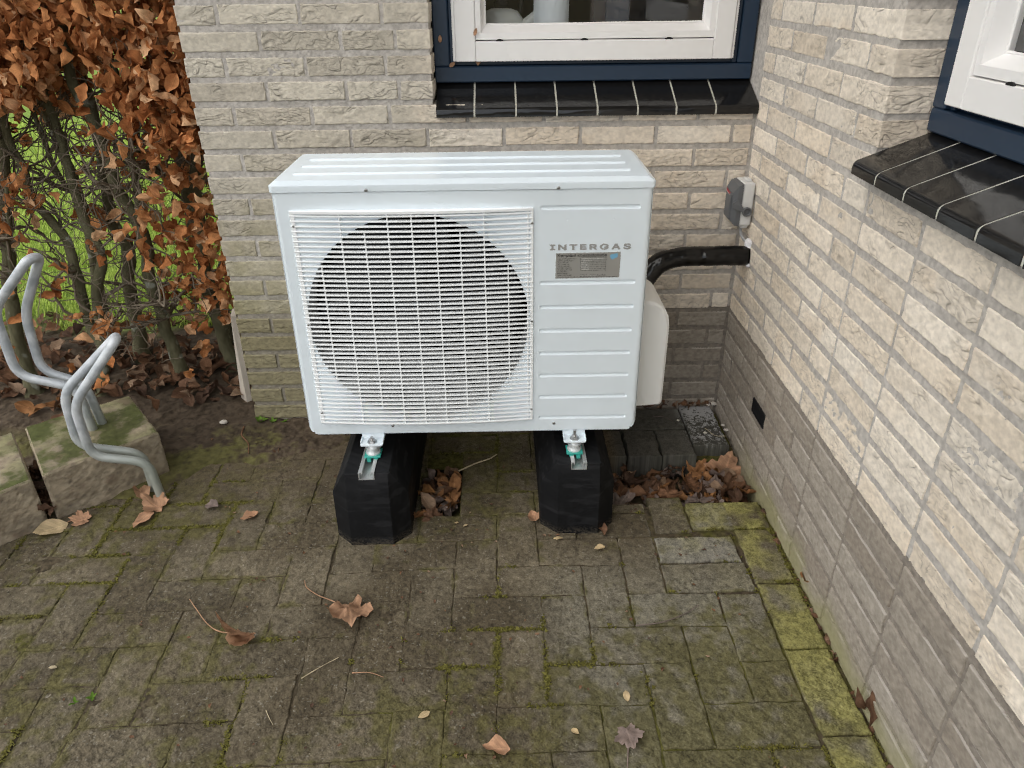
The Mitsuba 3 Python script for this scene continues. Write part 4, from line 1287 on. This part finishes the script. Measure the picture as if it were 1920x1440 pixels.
def lobed_leaf(S, r, lobes=5, curl=1.0, fold=0.0):
    """A maple or oak like leaf of span S as a fan of rings, stalk end at the origin, midrib along +y."""
    n = 44
    t = np.linspace(-math.pi, math.pi, n, endpoint=False)
    k = np.cos(t * lobes / 1.0)
    rad = 0.40 + 0.085 * (2 / np.pi * np.arcsin(np.clip(k, -1, 1))) + 0.035 * np.cos(t * lobes * 3 + 1)
    rad *= 1 + 0.25 * np.cos(t) - 0.20 * np.exp(-((np.abs(t) - math.pi) / 0.3) ** 2)
    V_, UV = [(0, 0.5, 0)], [(0.5, 0.5)]
    for f in (0.35, 0.7, 1.0):
        for a_, b_ in zip(t, rad):
            V_.append((f * b_ * math.sin(a_), 0.5 + f * b_ * math.cos(a_), 0))
            UV.append((0.5 + 0.9 * f * b_ * math.sin(a_) * 0.9, 0.5 + 0.8 * f * b_ * math.cos(a_)))
    F_ = []
    for i in range(n):
        j = (i + 1) % n
        F_.append([0, 1 + j, 1 + i])
        for q in range(2):
            a_, b_, c_, d_ = 1 + q * n + i, 1 + q * n + j, 1 + (q + 1) * n + j, 1 + (q + 1) * n + i
            F_ += [[a_, b_, c_], [a_, c_, d_]]
    v = np.array(V_)
    sd = r.randint(0, 9999)
    rr_ = np.linalg.norm(v[:, :2] - [0, 0.5], axis=1)
    z = (meshkit.fbm(np.c_[v[:, :2] * 4.2, v[:, 0] * 0 + sd], 3, sd) - 0.5) * 0.42 * curl + rr_ ** 2 * r.uniform(0.2, 0.9) * curl
    v[:, 2] = z
    if fold:
        x = v[:, 0].copy()
        m = x > 0.02
        a_ = fold
        v[m, 0], v[m, 2] = 0.02 + (x[m] - 0.02) * math.cos(a_), v[m, 2] + (x[m] - 0.02) * math.sin(a_)
    return v * S, np.array(F_), np.clip(np.array(UV), 0.03, 0.97)


def rot3(r, az=None, tilt=0.5, roll=None):
    return trimesh.transformations.euler_matrix(r.gauss(0, tilt), r.gauss(0, tilt) if roll is None else roll, r.uniform(0, 6.28) if az is None else az, "sxyz")[:3, :3]


leaf_id = 0


def leaf_at(kind, pos, R, r, size, curl=1.0, fold=0.0, ident_=None):
    global leaf_id
    leaf_id += 1
    if kind == "oval":
        v, f, uv = beech_leaf(size, size * r.uniform(0.5, 0.68), r, curl)
        v = v - [0, size * 0.5, 0]
    else:
        v, f, uv = lobed_leaf(size, r, 5 if kind == "maple" else 7, curl, fold)
        v = v - [0, size * 0.5, 0]
    return v @ R.T + np.asarray(pos, float), f, uv + [leaf_id, 0]


def rest_on(v, z):
    v = v.copy()
    v[:, 2] += z - np.quantile(v[:, 2], 0.03)
    return v


def fallen(name, kind, x, y, z, size, mat, r, az=None, tilt=0.15, curl=1.0, fold=0.0, stalk=None):
    v, f, uv = leaf_at(kind, (x, y, 0), rot3(r, az, tilt), r, size, curl, fold)
    v = rest_on(v, z)
    if stalk is not None:
        st = tube(catmull(stalk, 6), np.linspace(0.0017, 0.0010, 6 * (len(stalk) - 1) + 1), 6)
        n0 = len(v)
        v, f = np.vstack([v, st.vertices]), np.vstack([f, np.array(st.faces) + n0])
        uv = np.vstack([uv, np.tile([leaf_id + 0.3, 0.3], (len(st.vertices), 1))])
    return put(name, (v, f), mat, True, uv)


lr = random.Random(77)
Z0 = 0.003
singles = [
    ("maple", -1.080, -0.878, 0.105, "m_tan_leaf", 3.4, 1.5, 0.0, [(-1.085, -0.875, 0.016), (-1.125, -0.848, 0.012), (-1.165, -0.822, 0.006), (-1.195, -0.800, 0.010), (-1.203, -0.782, 0.016)], "crumpled tan leaf with a long curved stalk in mid pavement"),
    ("maple", -1.300, -0.948, 0.095, "m_tan_leaf", 1.5, 1.6, 2.6, [(-1.305, -0.948, 0.016), (-1.360, -0.935, 0.010), (-1.400, -0.905, 0.005), (-1.440, -0.862, 0.010), (-1.462, -0.838, 0.016)], "folded tan leaf with a dark stalk left of the long stalked one"),
    ("maple", -0.480, -1.213, 0.062, "m_grey_leaf", 3.3, 0.6, 0.0, [(-0.482, -1.235, 0.006), (-0.487, -1.26, 0.004), (-0.492, -1.285, 0.004)], "small dark grey leaf lying near the bottom edge of the picture"),
    ("oval", -1.752, -0.415, 0.080, "m_tan_leaf", 0.6, 1.0, 0.0, None, "pointed tan leaf against the right foot of the lower bicycle hoop"),
    ("maple", -1.690, -0.462, 0.085, "m_tan_leaf", 1.3, 1.1, 0.6, None, "tan leaf heap with ragged lobes at the hoop's foot"),
    ("oval", -1.705, -0.520, 0.082, "m_tan_leaf", 2.9, 0.6, 0.0, None, "pinkish tan leaf just in front of the lower bicycle hoop's foot"),
    ("oval", -1.935, -0.562, 0.085, "m_pale_leaf", 2.3, 0.5, 0.0, None, "pale yellowish leaf at the gap between the two concrete blocks"),
    ("oak", -1.868, -0.520, 0.060, "m_tan_leaf", 1.6, 0.9, 0.0, [(-1.90, -0.52, 0.006), (-1.92, -0.545, 0.006)], "small lobed brown leaf beside the pale one at the concrete block"),
    ("oval", -1.535, -0.468, 0.050, "m_grey_leaf", 1.2, 0.9, 0.0, None, "dark shrivelled leaf on the moss between hoop and rubber foot"),
    ("oval", -1.424, -0.193, 0.042, "m_brown_leaf", 0.4, 1.0, 0.0, None, "small brown leaf on the earth left of the rubber foot"),
    ("oval", -1.415, -0.520, 0.050, "m_tan_leaf", 2.2, 1.2, 0.0, None, "narrow curled tan leaf left of the left rubber foot"),
    ("oval", -0.735, -1.238, 0.055, "m_tan_leaf", 1.4, 1.3, 0.0, None, "curled pale brown leaf at the bottom edge left of centre"),
    ("oval", -0.012, -1.195, 0.062, "m_brown_leaf", 0.2, 3.0, 0.0, None, "rusty curled leaf standing in the wall gap at lower right"),
    ("oval", -0.001, -0.830, 0.060, "m_orange_leaf", 2.8, 1.3, 0.0, None, "orange brown leaf tucked in the wall gap beside yellow green pavers"),
    ("oval", -0.455, -0.600, 0.045, "m_brown_leaf", 0.2, 1.0, 0.0, None, "brown leaf at the right side of the right rubber foot"),
    ("oval", -0.634, -0.545, 0.050, "m_tan_leaf", 0.2, 1.3, 0.0, None, "curled pale leaf against the left side of the right rubber foot"),
]
for kind, x_, y_, s_, m_, az_, cu_, fo_, st_, lab in singles:
    k_ = fallen("fallen_leaf", kind, x_, y_, Z0 + (0.008 if x_ > -0.02 else 0.0), s_, m_, lr, az_, 0.15 if x_ < -0.02 else 0.5, cu_, fo_, st_)
    tag(k_, lab, "leaf")
# the big pale leaf leaning in the corner of the right pit
v, f, uv = leaf_at("maple", (0, 0, 0), trimesh.transformations.euler_matrix(1.15, 0.15, -0.35)[:3, :3], lr, 0.132, 0.8, 0.0)
v = rest_on(v, -0.072) + [-0.045, -0.305, 0]
k_ = put("fallen_leaf", (v, f), "m_tan_leaf", True, uv)
tag(k_, "largest tan leaf leaning upright in the corner of the right pit", "leaf")
v, f, uv = leaf_at("maple", (0, 0, 0), trimesh.transformations.euler_matrix(0.7, -0.3, 0.8)[:3, :3], lr, 0.095, 1.0, 0.0)
v = rest_on(v, -0.042) + [-0.125, -0.315, 0]
k_ = put("fallen_leaf", (v, f), "m_orange_leaf", True, uv)
tag(k_, "rusty orange leaf lying on the heap against the grey corner pavers", "leaf")
v, f, uv = leaf_at("maple", (0, 0, 0), trimesh.transformations.euler_matrix(0.5, 0.3, 2.4)[:3, :3], lr, 0.085, 0.8, 0.0)
v = rest_on(v, -0.02) + [-0.020, -0.430, 0]
k_ = put("fallen_leaf", (v, f), "m_orange_leaf", True, uv)
tag(k_, "bright orange leaf at the wall end of the right pit", "leaf")
for q, (x_, y_) in enumerate(((-0.095, -0.395), (-0.155, -0.455))):
    v, f, uv = leaf_at("maple", (x_, y_, 0), rot3(lr, 1.0 + q * 2, 0.35), lr, 0.085, 0.8, 0.0)
    k_ = put("fallen_leaf", (rest_on(v, -0.022), f), "m_grey_leaf", True, uv)
    tag(k_, ("grey brown leaf resting on top of the heap in the right pit" if q == 0 else "dark grey leaf at the front edge of the right pit"), "leaf")
# heaps in the two pits
pr_ = random.Random(21)
for n_ in range(105):
    x_, y_ = pr_.uniform(-0.415, -0.012), pr_.uniform(-0.475, -0.300)
    lvl = -0.060 + 0.038 * pr_.random() + 0.012 * math.cos((x_ + 0.2) * 8)
    kd = pr_.choice(["oval", "oval", "maple", "oak"])
    v, f, uv = leaf_at(kd, (x_, y_, 0), rot3(pr_, None, 0.5), pr_, pr_.uniform(0.045, 0.085), 1.2)
    v = rest_on(v, lvl - 0.012)
    v[:, 0] = np.minimum(v[:, 0], -0.003)
    mt = pr_.choice(["m_brown_leaf", "m_brown_leaf", "m_brown_leaf", "m_brown_leaf", "m_brown_leaf", "m_grey_leaf", "m_grey_leaf", "m_orange_leaf"])
    k_ = put("fallen_leaf", (v, f), mt, True, uv)
    what = f"{ {'m_brown_leaf': 'dark brown', 'm_grey_leaf': 'greyish', 'm_orange_leaf': 'rusty orange'}[mt]} {'oval' if kd == 'oval' else 'lobed'} leaf"
    tag(k_, what + " buried in the heap filling the pit at the side wall", "leaf", what.replace("leaf", "leaves") + " heaped in the right pit")
for n_ in range(48):
    x_, y_ = pr_.uniform(-0.948, -0.850), pr_.uniform(-0.535, -0.310)
    kd = pr_.choice(["oval", "oval", "oval", "oak"])
    v, f, uv = leaf_at(kd, (x_, y_, 0), rot3(pr_, None, 0.55), pr_, pr_.uniform(0.045, 0.078), 1.2)
    v = rest_on(v, -0.052 + 0.045 * pr_.random())
    v[:, 0] = np.clip(v[:, 0], -0.985, -0.8395)
    mt = pr_.choice(["m_brown_leaf", "m_brown_leaf", "m_orange_leaf", "m_grey_leaf"])
    k_ = put("fallen_leaf", (v, f), mt, True, uv)
    what = f"{ {'m_brown_leaf': 'dark brown', 'm_grey_leaf': 'greyish', 'm_orange_leaf': 'rusty orange'}[mt]} {'oval' if kd == 'oval' else 'lobed'} leaf"
    tag(k_, what + " in the hole beside the left rubber foot", "leaf", what.replace("leaf", "leaves") + " in the left pit")
# leaf bits along the wall gap and on the paving
V_, F_, U_, o_ = [], [], [], 0
for n_ in range(420):
    if n_ < 170:
        x_, y_, z_ = pr_.uniform(-0.010, 0.001), pr_.uniform(-1.7, -0.5), -0.022
    elif n_ < 230:
        x_, y_, z_ = pr_.uniform(-0.45, -0.01), pr_.gauss(-0.010, 0.006), 0.030
    else:
        x_, y_, z_ = pr_.uniform(-1.9, -0.12), pr_.uniform(-1.4, -0.1), 0.004
    s_ = pr_.uniform(0.008, 0.03) if n_ < 230 else pr_.uniform(0.004, 0.012)
    v, f, uv = leaf_at("oval", (x_, y_, 0), rot3(pr_, None, 0.6 if n_ < 230 else 0.15), pr_, s_, 1.2)
    v = rest_on(v, z_ + (0.020 * pr_.random() if n_ < 230 else 0))
    if n_ < 230:
        v[:, 0], v[:, 1] = np.minimum(v[:, 0], 0.0045), np.minimum(v[:, 1], 0.0045)
    V_.append(v), F_.append(f + o_), U_.append(uv)
    o_ += len(v)
put("leaf_crumbs", (np.vstack(V_), np.vstack(F_)), "m_brown_leaf", True, np.vstack(U_))
tag("leaf_crumbs", "brown leaf crumbs scattered on the paving and along the walls", "leaf litter", kind="stuff")
# pale seeds
seeds = [(-0.881, -1.160, 0.026, 0.5, "pale winged seed lying left of centre near the bottom edge"), (-0.469, -1.126, 0.026, 1.6, "pale winged seed just above the small dark grey leaf"),
         (-0.582, -1.205, 0.018, 2.6, "cream seed flake between the bottom leaves"), (-1.691, -1.023, 0.018, 0.1, "pale seed lying alone on the left part of paving"),
         (-0.820, -0.572, 0.015, 0.6, "whitish flake below the hole beside the left rubber foot"), (-0.845, -0.500 - 0.06, 0.012, 0.3, "cream pebble like seed at the edge of the left pit"),
         (-0.575, -0.632, 0.026, 0.2, "whitish wood splinter before the right rubber foot"), (-0.470, -0.672, 0.030, 0.2, "thin straw piece right of the right rubber foot's front")]
for x_, y_, s_, az_, lab in seeds:
    k_ = fallen("seed", "oval", x_, y_, 0.0045, s_, "m_pale_leaf", pr_, az_ + 1.57, 0.05, 0.35)
    tag(k_, lab, "seed")
# small white stones
stones = [(-0.012, -0.010, 0.043, 0.010), (-0.030, -0.012, 0.040, 0.007), (-0.012, -0.135, 0.036, 0.007), (-0.009, -0.160, 0.034, 0.008), (-0.150, -0.105, 0.038, 0.005), (-0.08, -0.18, 0.037, 0.006), (-1.640, -0.030, 0.016, 0.013)]
for q, (x_, y_, z_, s_) in enumerate(stones):
    m_ = trimesh.creation.icosphere(2)
    v = np.array(m_.vertices)
    v = v * (1 + 0.7 * (meshkit.fbm(v * 1.5, 2, 50 + q)[:, None] - 0.5)) * [s_, s_ * 0.75, s_ * 0.55] + [x_, y_, z_]
    k_ = put("pebble", (v, m_.faces), "m_stone", True, np.tile([q + 0.5, 0.5], (len(v), 1)))
    tag(k_, "small pale stone chip lying on the pavers in the wall corner" if q < 6 else "pale pebble on the earth beside the leaning board", "pebble", "stone chips in the wall corner" if q < 6 else None)
# twigs and stalks
twigs = [([(-0.850, -0.318, 0.004), (-0.803, -0.290, 0.010), (-0.760, -0.268, 0.012), (-0.735, -0.252, 0.018)], 0.0026, "m_pale_leaf", "pale bent stalk lying between the two rubber feet"),
         ([(-1.148, -1.065, 0.005), (-1.115, -1.038, 0.006), (-1.079, -1.013, 0.007)], 0.0013, "m_pale_leaf", "straight straw stalk on the paving below the tan leaf"),
         ([(-1.043, -1.053, 0.005), (-1.005, -1.055, 0.007), (-0.974, -1.066, 0.005)], 0.0013, "m_tan_leaf", "thin reddish stalk right of the straight straw stalk"),
         ([(-0.420, -0.936, 0.004), (-0.360, -0.930, 0.006), (-0.30, -0.905, 0.006), (-0.262, -0.878, 0.006)], 0.0014, "m_grey_leaf", "long thin curved stalk on the pavers right of centre"),
         ([(-1.565, -0.06, 0.014), (-1.555, -0.115, 0.018), (-1.522, -0.16, 0.014), (-1.505, -0.215, 0.012)], 0.0028, "m_brown_leaf", "crooked brown twig on the earth near the house corner"),
         ([(-1.201, -1.142, 0.005), (-1.190, -1.160, 0.007), (-1.178, -1.176, 0.005)], 0.0010, "m_pale_leaf", "tiny pale straw bit in lower left paving"),
         ([(-0.075, -0.155, 0.038), (-0.055, -0.20, 0.039), (-0.02, -0.205, 0.039)], 0.0012, "m_pale_leaf", "fine pale thread on the grey corner paver"),
         ([(-0.225, -0.080, 0.037), (-0.19, -0.085, 0.040), (-0.165, -0.115, 0.037)], 0.0014, "m_grey_leaf", "dark thin twig on the raised paver behind the pump")]
for P_, r_, m_, lab in twigs:
    c_ = catmull(P_, 6)
    t_ = tube(c_, np.linspace(r_, r_ * 0.6, len(c_)), 7)
    k_ = put("twig", t_, m_, True, np.tile([1000.3, 0.3], (len(t_.vertices), 1)))
    tag(k_, lab, "twig")
# weeds
for q, (x_, y_, s_, n__, lab) in enumerate(((-1.520, -0.022, 0.030, 7, "green weed sprouting at the house corner"), (-1.478, -0.026, 0.020, 5, "smaller green weed right of the corner weed"), (-1.440, -0.024, 0.016, 4, "tiniest green weed at the foot of the back wall"),
                                            (-1.569, -1.101, 0.016, 4, "tiny bright clover on the left part of the paving"), (-1.600, -1.112, 0.014, 3, "tiny reddish sprout beside the clover"))):
    V_, F_, U_, o_ = [], [], [], 0
    for i in range(n__):
        az_ = i * 6.283 / n__ + 0.4
        v, f, uv = beech_leaf(s_ * pr_.uniform(0.7, 1.1), s_ * 0.45, pr_, 0.5)
        v = v @ trimesh.transformations.euler_matrix(pr_.uniform(0.3, 0.8), 0, az_)[:3, :3].T + [x_, y_, 0.008 if y_ > -0.1 else 0.002]
        leaf_id += 1
        V_.append(v), F_.append(f + o_), U_.append(uv + [leaf_id, 0])
        o_ += len(v)
    k_ = put("weed", (np.vstack(V_), np.vstack(F_)), "m_weed_leaf", True, np.vstack(U_))
    tag(k_, lab, "weed")
# little leaves stuck on the window frame
for x_, y_, z_, s_, R_, lab in ((-0.771, 0.068, 1.172, 0.026, (1.57, 0.5, 0), "curled dry leaf stuck on the white window casement"), (-0.766, 0.088, 1.098, 0.030, (1.3, 0.2, 0), "dry leaf standing on the navy window rail"), (-0.838, 0.080, 1.090, 0.028, (1.4, 1.1, 0), "thin dry seed at the lower left of the navy frame"), (-0.868, 0.080, 1.155, 0.024, (1.57, 0.05, 0), "narrow dry bract on the upright navy frame")):
    v, f, uv = leaf_at("oval", (0, 0, 0), trimesh.transformations.euler_matrix(*R_)[:3, :3], pr_, s_, 0.8)
    v = v * [0.7, 0.5, 0.8] + [x_, y_, z_]
    k_ = put("dry_leaf", (v, f), "m_tan_leaf", True, uv)
    tag(k_, lab, "leaf")

# ================================================================ the hedge
hr = random.Random(99)
hn = np.random.default_rng(99)
trunks = [
    ([(-1.880, 0.285, -0.05), (-1.885, 0.282, 0.03), (-1.906, 0.28, 0.228), (-1.912, 0.28, 0.399), (-1.896, 0.28, 0.545), (-1.914, 0.28, 0.615), (-1.947, 0.27, 0.740), (-1.944, 0.26, 0.836), (-1.952, 0.25, 0.93), (-1.975, 0.24, 1.05), (-1.95, 0.24, 1.3), (-1.96, 0.25, 1.55)], 0.0225, 0.013),
    ([(-2.100, 0.440, -0.05), (-2.098, 0.44, 0.03), (-2.082, 0.44, 0.176), (-2.073, 0.44, 0.315), (-2.048, 0.44, 0.472), (-2.073, 0.44, 0.56), (-2.056, 0.44, 0.772), (-2.044, 0.44, 0.975), (-2.06, 0.42, 1.25), (-2.05, 0.4, 1.5)], 0.027, 0.013),
    ([(-2.140, 0.190, -0.05), (-2.133, 0.19, 0.03), (-2.088, 0.19, 0.201), (-2.060, 0.20, 0.40), (-2.028, 0.22, 0.504), (-2.06, 0.25, 0.60), (-2.085, 0.28, 0.70), (-2.094, 0.30, 0.884), (-2.10, 0.30, 1.2), (-2.08, 0.3, 1.5)], 0.021, 0.010),
    ([(-1.724, 0.365, -0.05), (-1.728, 0.362, 0.02), (-1.749, 0.36, 0.206), (-1.758, 0.36, 0.367), (-1.742, 0.36, 0.52), (-1.731, 0.36, 0.674), (-1.695, 0.34, 0.844), (-1.700, 0.34, 0.953), (-1.664, 0.34, 1.165), (-1.68, 0.34, 1.5)], 0.024, 0.015),
    ([(-2.392, 0.205, -0.05), (-2.389, 0.20, 0.02), (-2.385, 0.20, 0.15), (-2.355, 0.20, 0.373), (-2.310, 0.25, 0.647), (-2.276, 0.30, 0.886), (-2.28, 0.3, 1.2), (-2.26, 0.3, 1.5)], 0.026, 0.014),
    ([(-2.62, 0.34, -0.05), (-2.60, 0.34, 0.2), (-2.57, 0.35, 0.6), (-2.60, 0.34, 1.0), (-2.58, 0.34, 1.5)], 0.026, 0.014),
    ([(-1.80, 0.60, -0.05), (-1.82, 0.60, 0.2), (-1.86, 0.58, 0.5), (-1.84, 0.56, 0.9), (-1.85, 0.5, 1.4)], 0.020, 0.012),
    ([(-2.30, 0.62, -0.05), (-2.28, 0.60, 0.25), (-2.25, 0.6, 0.6), (-2.27, 0.55, 1.0), (-2.25, 0.5, 1.4)], 0.022, 0.012),
]
limbs = [
    ([(-2.088, 0.19, 0.195), (-2.117, 0.20, 0.283), (-2.121, 0.22, 0.442), (-2.136, 0.24, 0.553), (-2.166, 0.25, 0.615), (-2.201, 0.25, 0.685), (-2.205, 0.25, 0.798), (-2.225, 0.25, 0.879), (-2.208, 0.25, 1.002), (-2.2, 0.25, 1.3)], 0.018, 0.009),
    ([(-1.914, 0.28, 0.615), (-1.88, 0.27, 0.70), (-1.872, 0.26, 0.80), (-1.842, 0.25, 0.93), (-1.85, 0.25, 1.15)], 0.013, 0.008),
    ([(-1.731, 0.36, 0.67), (-1.80, 0.33, 0.735), (-1.855, 0.30, 0.80), (-1.845, 0.28, 0.90), (-1.83, 0.25, 1.05)], 0.012, 0.007),
    ([(-2.073, 0.44, 0.55), (-2.14, 0.38, 0.66), (-2.16, 0.33, 0.80), (-2.15, 0.3, 1.0)], 0.011, 0.006),
    ([(-1.906, 0.28, 0.24), (-1.86, 0.26, 0.30), (-1.85, 0.23, 0.34)], 0.007, 0.004),
    ([(-2.36, 0.2, 0.35), (-2.30, 0.16, 0.45), (-2.26, 0.15, 0.60), (-2.22, 0.16, 0.75)], 0.010, 0.005),
]


def gnarl(P, amp, seed, n=8):
    c = catmull(P, n)
    return c + (np.stack([meshkit.fbm(c * 14 + q * 9, 2, seed + q) for q in range(3)], -1) - 0.5) * amp


paths = []
for i, (P_, r0, r1) in enumerate(trunks):
    c_ = gnarl(P_, 0.02, 40 + i)
    rad = np.linspace(r0, r1, len(c_)) * (0.88 + 0.3 * meshkit.fbm(c_ * 16, 2, 5 + i))
    flare = 1 + 0.45 * np.exp(-np.clip(c_[:, 2], 0, 9) / 0.035)
    put("beech_hedge__trunk", tube(c_, rad * flare, 14), "m_bark", True)
    paths.append((c_, rad))
for i, (P_, r0, r1) in enumerate(limbs):
    c_ = gnarl(P_, 0.018, 140 + i)
    rad = np.linspace(r0, r1, len(c_)) * (0.88 + 0.3 * meshkit.fbm(c_ * 20, 2, 5 + i))
    put("beech_hedge__limb", tube(c_, rad, 11), "m_bark", True)
    paths.append((c_, rad))
tips, bms = [], []


def wander(p, d_, ln, r0, depth):
    n = max(4, int(ln / 0.022))
    pts = [p]
    d_ = d_ / np.linalg.norm(d_)
    kink = hn.normal(0, 0.26, (n, 3))
    for i in range(n):
        d_ = d_ + kink[i] + np.array([0, 0, 0.035])
        if pts[-1][1] < 0.04:
            d_ = d_ + [0, 0.35, 0]
        if pts[-1][0] > -1.60:
            d_ = d_ + [-0.5, 0, 0]
        if pts[-1][2] < 0.08:
            d_ = d_ + [0, 0, 0.4]
        d_ /= np.linalg.norm(d_)
        pts.append(pts[-1] + d_ * ln / n)
    c_ = np.array(pts)
    bms.append(tube(c_, np.linspace(r0, max(r0 * 0.45, 0.0009), len(c_)), 7 if r0 > 0.003 else 5))
    tips.append((c_[-1], d_))
    for q in range(2, n):
        tips.append((c_[q], d_)) if hn.random() < 0.25 else None
    if depth > 0:
        for _ in range(hn.integers(1, 4)):
            q = hn.integers(max(1, n // 4), n + 1)
            nd = d_ * 0.3 + hn.normal(0, 0.8, 3)
            wander(c_[q], nd, ln * hn.uniform(0.4, 0.75), r0 * 0.6, depth - 1)


for c_, rad in paths:
    zs = c_[:, 2]
    for _ in range(18):
        k_ = hn.integers(0, len(c_))
        if zs[k_] < 0.22 or zs[k_] > 1.25:
            continue
        az_ = hn.uniform(0, 6.283)
        wander(c_[k_], np.array([math.cos(az_), math.sin(az_) * 0.7, hn.uniform(-0.1, 0.8)]), hn.uniform(0.12, 0.34), hn.uniform(0.0022, 0.0065), 2)
put("beech_hedge__branches", cat(*bms), "m_twig", True)
labels["beech_hedge__branches"] = {"kind": "stuff"}

leaves = []   # (distance, vertices, faces, uv)


def hang(pos, rr_, size=None):
    az_ = rr_.uniform(0, 6.283)
    R_ = trimesh.transformations.euler_matrix(rr_.uniform(-2.4, -0.5), rr_.gauss(0, 0.6), az_, "sxyz")[:3, :3]
    s_ = size or rr_.uniform(0.034, 0.059)
    v, f, uv = leaf_at("oval", pos, R_, rr_, s_, rr_.uniform(0.9, 2.3))
    v[:, 0] = np.minimum(v[:, 0], -1.552)
    return v, f, uv


n_top = 0
while n_top < 5300:
    x_ = hr.uniform(-2.75, -1.565)
    z_ = hr.uniform(0.86, 1.55)
    y_ = 0.04 + 0.5 * hr.random() ** 1.5
    low = 0.985 + 0.10 * math.sin(x_ * 9.0) + 0.05 * math.sin(x_ * 23 + 1) - (0.10 if x_ > -1.72 else 0.0) + 0.06 * (x_ < -2.15)
    if z_ < low + hr.gauss(0, 0.03):
        continue
    leaves.append(hang((x_, y_, z_), hr))
    n_top += 1
sel = [t for t in tips if 0.18 < t[0][2] < 1.15]
hn.shuffle(sel) if False else None
order = hn.permutation(len(sel))
n_low = 0
for q in order:
    p, d_ = sel[q]
    dens = 0.22 + 0.35 * (p[0] > -1.80) + 0.15 * (p[0] < -2.15) - 0.12 * (0.62 < p[2] < 0.95 and p[0] < -1.8)
    if meshkit.noise(np.array([p * 7]), 3)[0] > dens + 0.12:
        continue
    for _ in range(hr.randint(1, 3)):
        leaves.append(hang(p + np.array([hr.gauss(0, 0.02), hr.gauss(0, 0.02), hr.gauss(0, 0.02)]), hr, hr.uniform(0.036, 0.060)))
        n_low += 1
    if n_low > 560:
        break
for x_, y_, z_, n_ in ((-1.66, 0.16, 0.62, 40), (-1.65, 0.18, 0.48, 36), (-1.70, 0.20, 0.38, 20), (-1.68, 0.14, 0.80, 24), (-1.78, 0.15, 0.55, 14), (-1.87, 0.16, 0.57, 12), (-1.72, 0.20, 0.74, 12), (-1.83, 0.22, 0.14, 5), (-2.02, 0.02, 0.12, 5), (-2.13, 0.1, 0.45, 6), (-2.28, 0.10, 0.30, 6)):
    for _ in range(n_):
        leaves.append(hang((x_ + hr.gauss(0, 0.045), y_ + hr.gauss(0, 0.04), z_ + hr.gauss(0, 0.05)), hr, hr.uniform(0.038, 0.060)))


def shown(v):
    c_ = v.mean(0)
    return (np.linalg.norm(c_ - CAM) if in_frame(c_, 0.0) else 50.0)


leaves.sort(key=lambda l: shown(l[0]))
for v, f, uv in leaves[:295]:
    put("beech_hedge__leaf", (v, f), "m_copper_leaf", True, uv)
V_, F_, U_, o_ = [], [], [], 0
for v, f, uv in leaves[295:]:
    V_.append(v), F_.append(f + o_), U_.append(uv)
    o_ += len(v)
put("beech_hedge__foliage", (np.vstack(V_), np.vstack(F_)), "m_copper_leaf", True, np.vstack(U_))
labels["beech_hedge__foliage"] = {"kind": "stuff"}
tag("beech_hedge", "beech hedge with copper brown winter leaves and bare green stems", "hedge")
# litter under the hedge
V_, F_, U_, o_ = [], [], [], 0
near_l = []
for n_ in range(520):
    x_ = hr.uniform(-2.9, -1.60)
    y_ = hr.gauss(0.34, 0.24)
    if y_ < -0.06 + 0.12 * (x_ > -1.85) or y_ > 0.85 or (x_ > -1.8 and y_ < 0.08):
        continue
    z_ = float(heights(np.array([x_]), np.array([y_]))[0]) + hr.uniform(0.0, 0.016)
    v, f, uv = leaf_at("oval", (x_, y_, 0), rot3(hr, None, 0.45), hr, hr.uniform(0.045, 0.08), 1.0)
    v = rest_on(v, z_)
    if y_ < 0.12 and hr.random() < 0.5:
        continue
    if y_ < 0.12:
        near_l.append((v, f, uv))
        continue
    V_.append(v), F_.append(f + o_), U_.append(uv)
    o_ += len(v)
put("leaf_litter", (np.vstack(V_), np.vstack(F_)), "m_brown_leaf", True, np.vstack(U_))
tag("leaf_litter", "brown dead leaves carpeting the earth beneath the hedge", "leaf litter", kind="stuff")
for v, f, uv in near_l:
    k_ = put("fallen_leaf", (v, f), hr.choice(["m_brown_leaf", "m_brown_leaf", "m_orange_leaf"]), True, uv)
    tag(k_, "dead leaf on the earth at the front edge of the hedge", "leaf", "leaves at the hedge's front edge")
for n_ in range(26):
    x_ = -1.99 - 0.16 * hr.random()
    t_ = hr.random()
    x_, y_ = -1.948 - 0.19 * t_ + hr.gauss(0, 0.008), -0.520 + 0.245 * t_ + hr.gauss(0, 0.008)
    v, f, uv = leaf_at("oval", (x_, y_, 0), rot3(hr, None, 0.8), hr, hr.uniform(0.03, 0.055), 1.2)
    k_ = put("fallen_leaf", (rest_on(v, hr.uniform(0.0, 0.05)), f), "m_brown_leaf", True, uv)
    tag(k_, "brown leaf caught in the gap between the two concrete blocks", "leaf", "leaves between the concrete blocks")
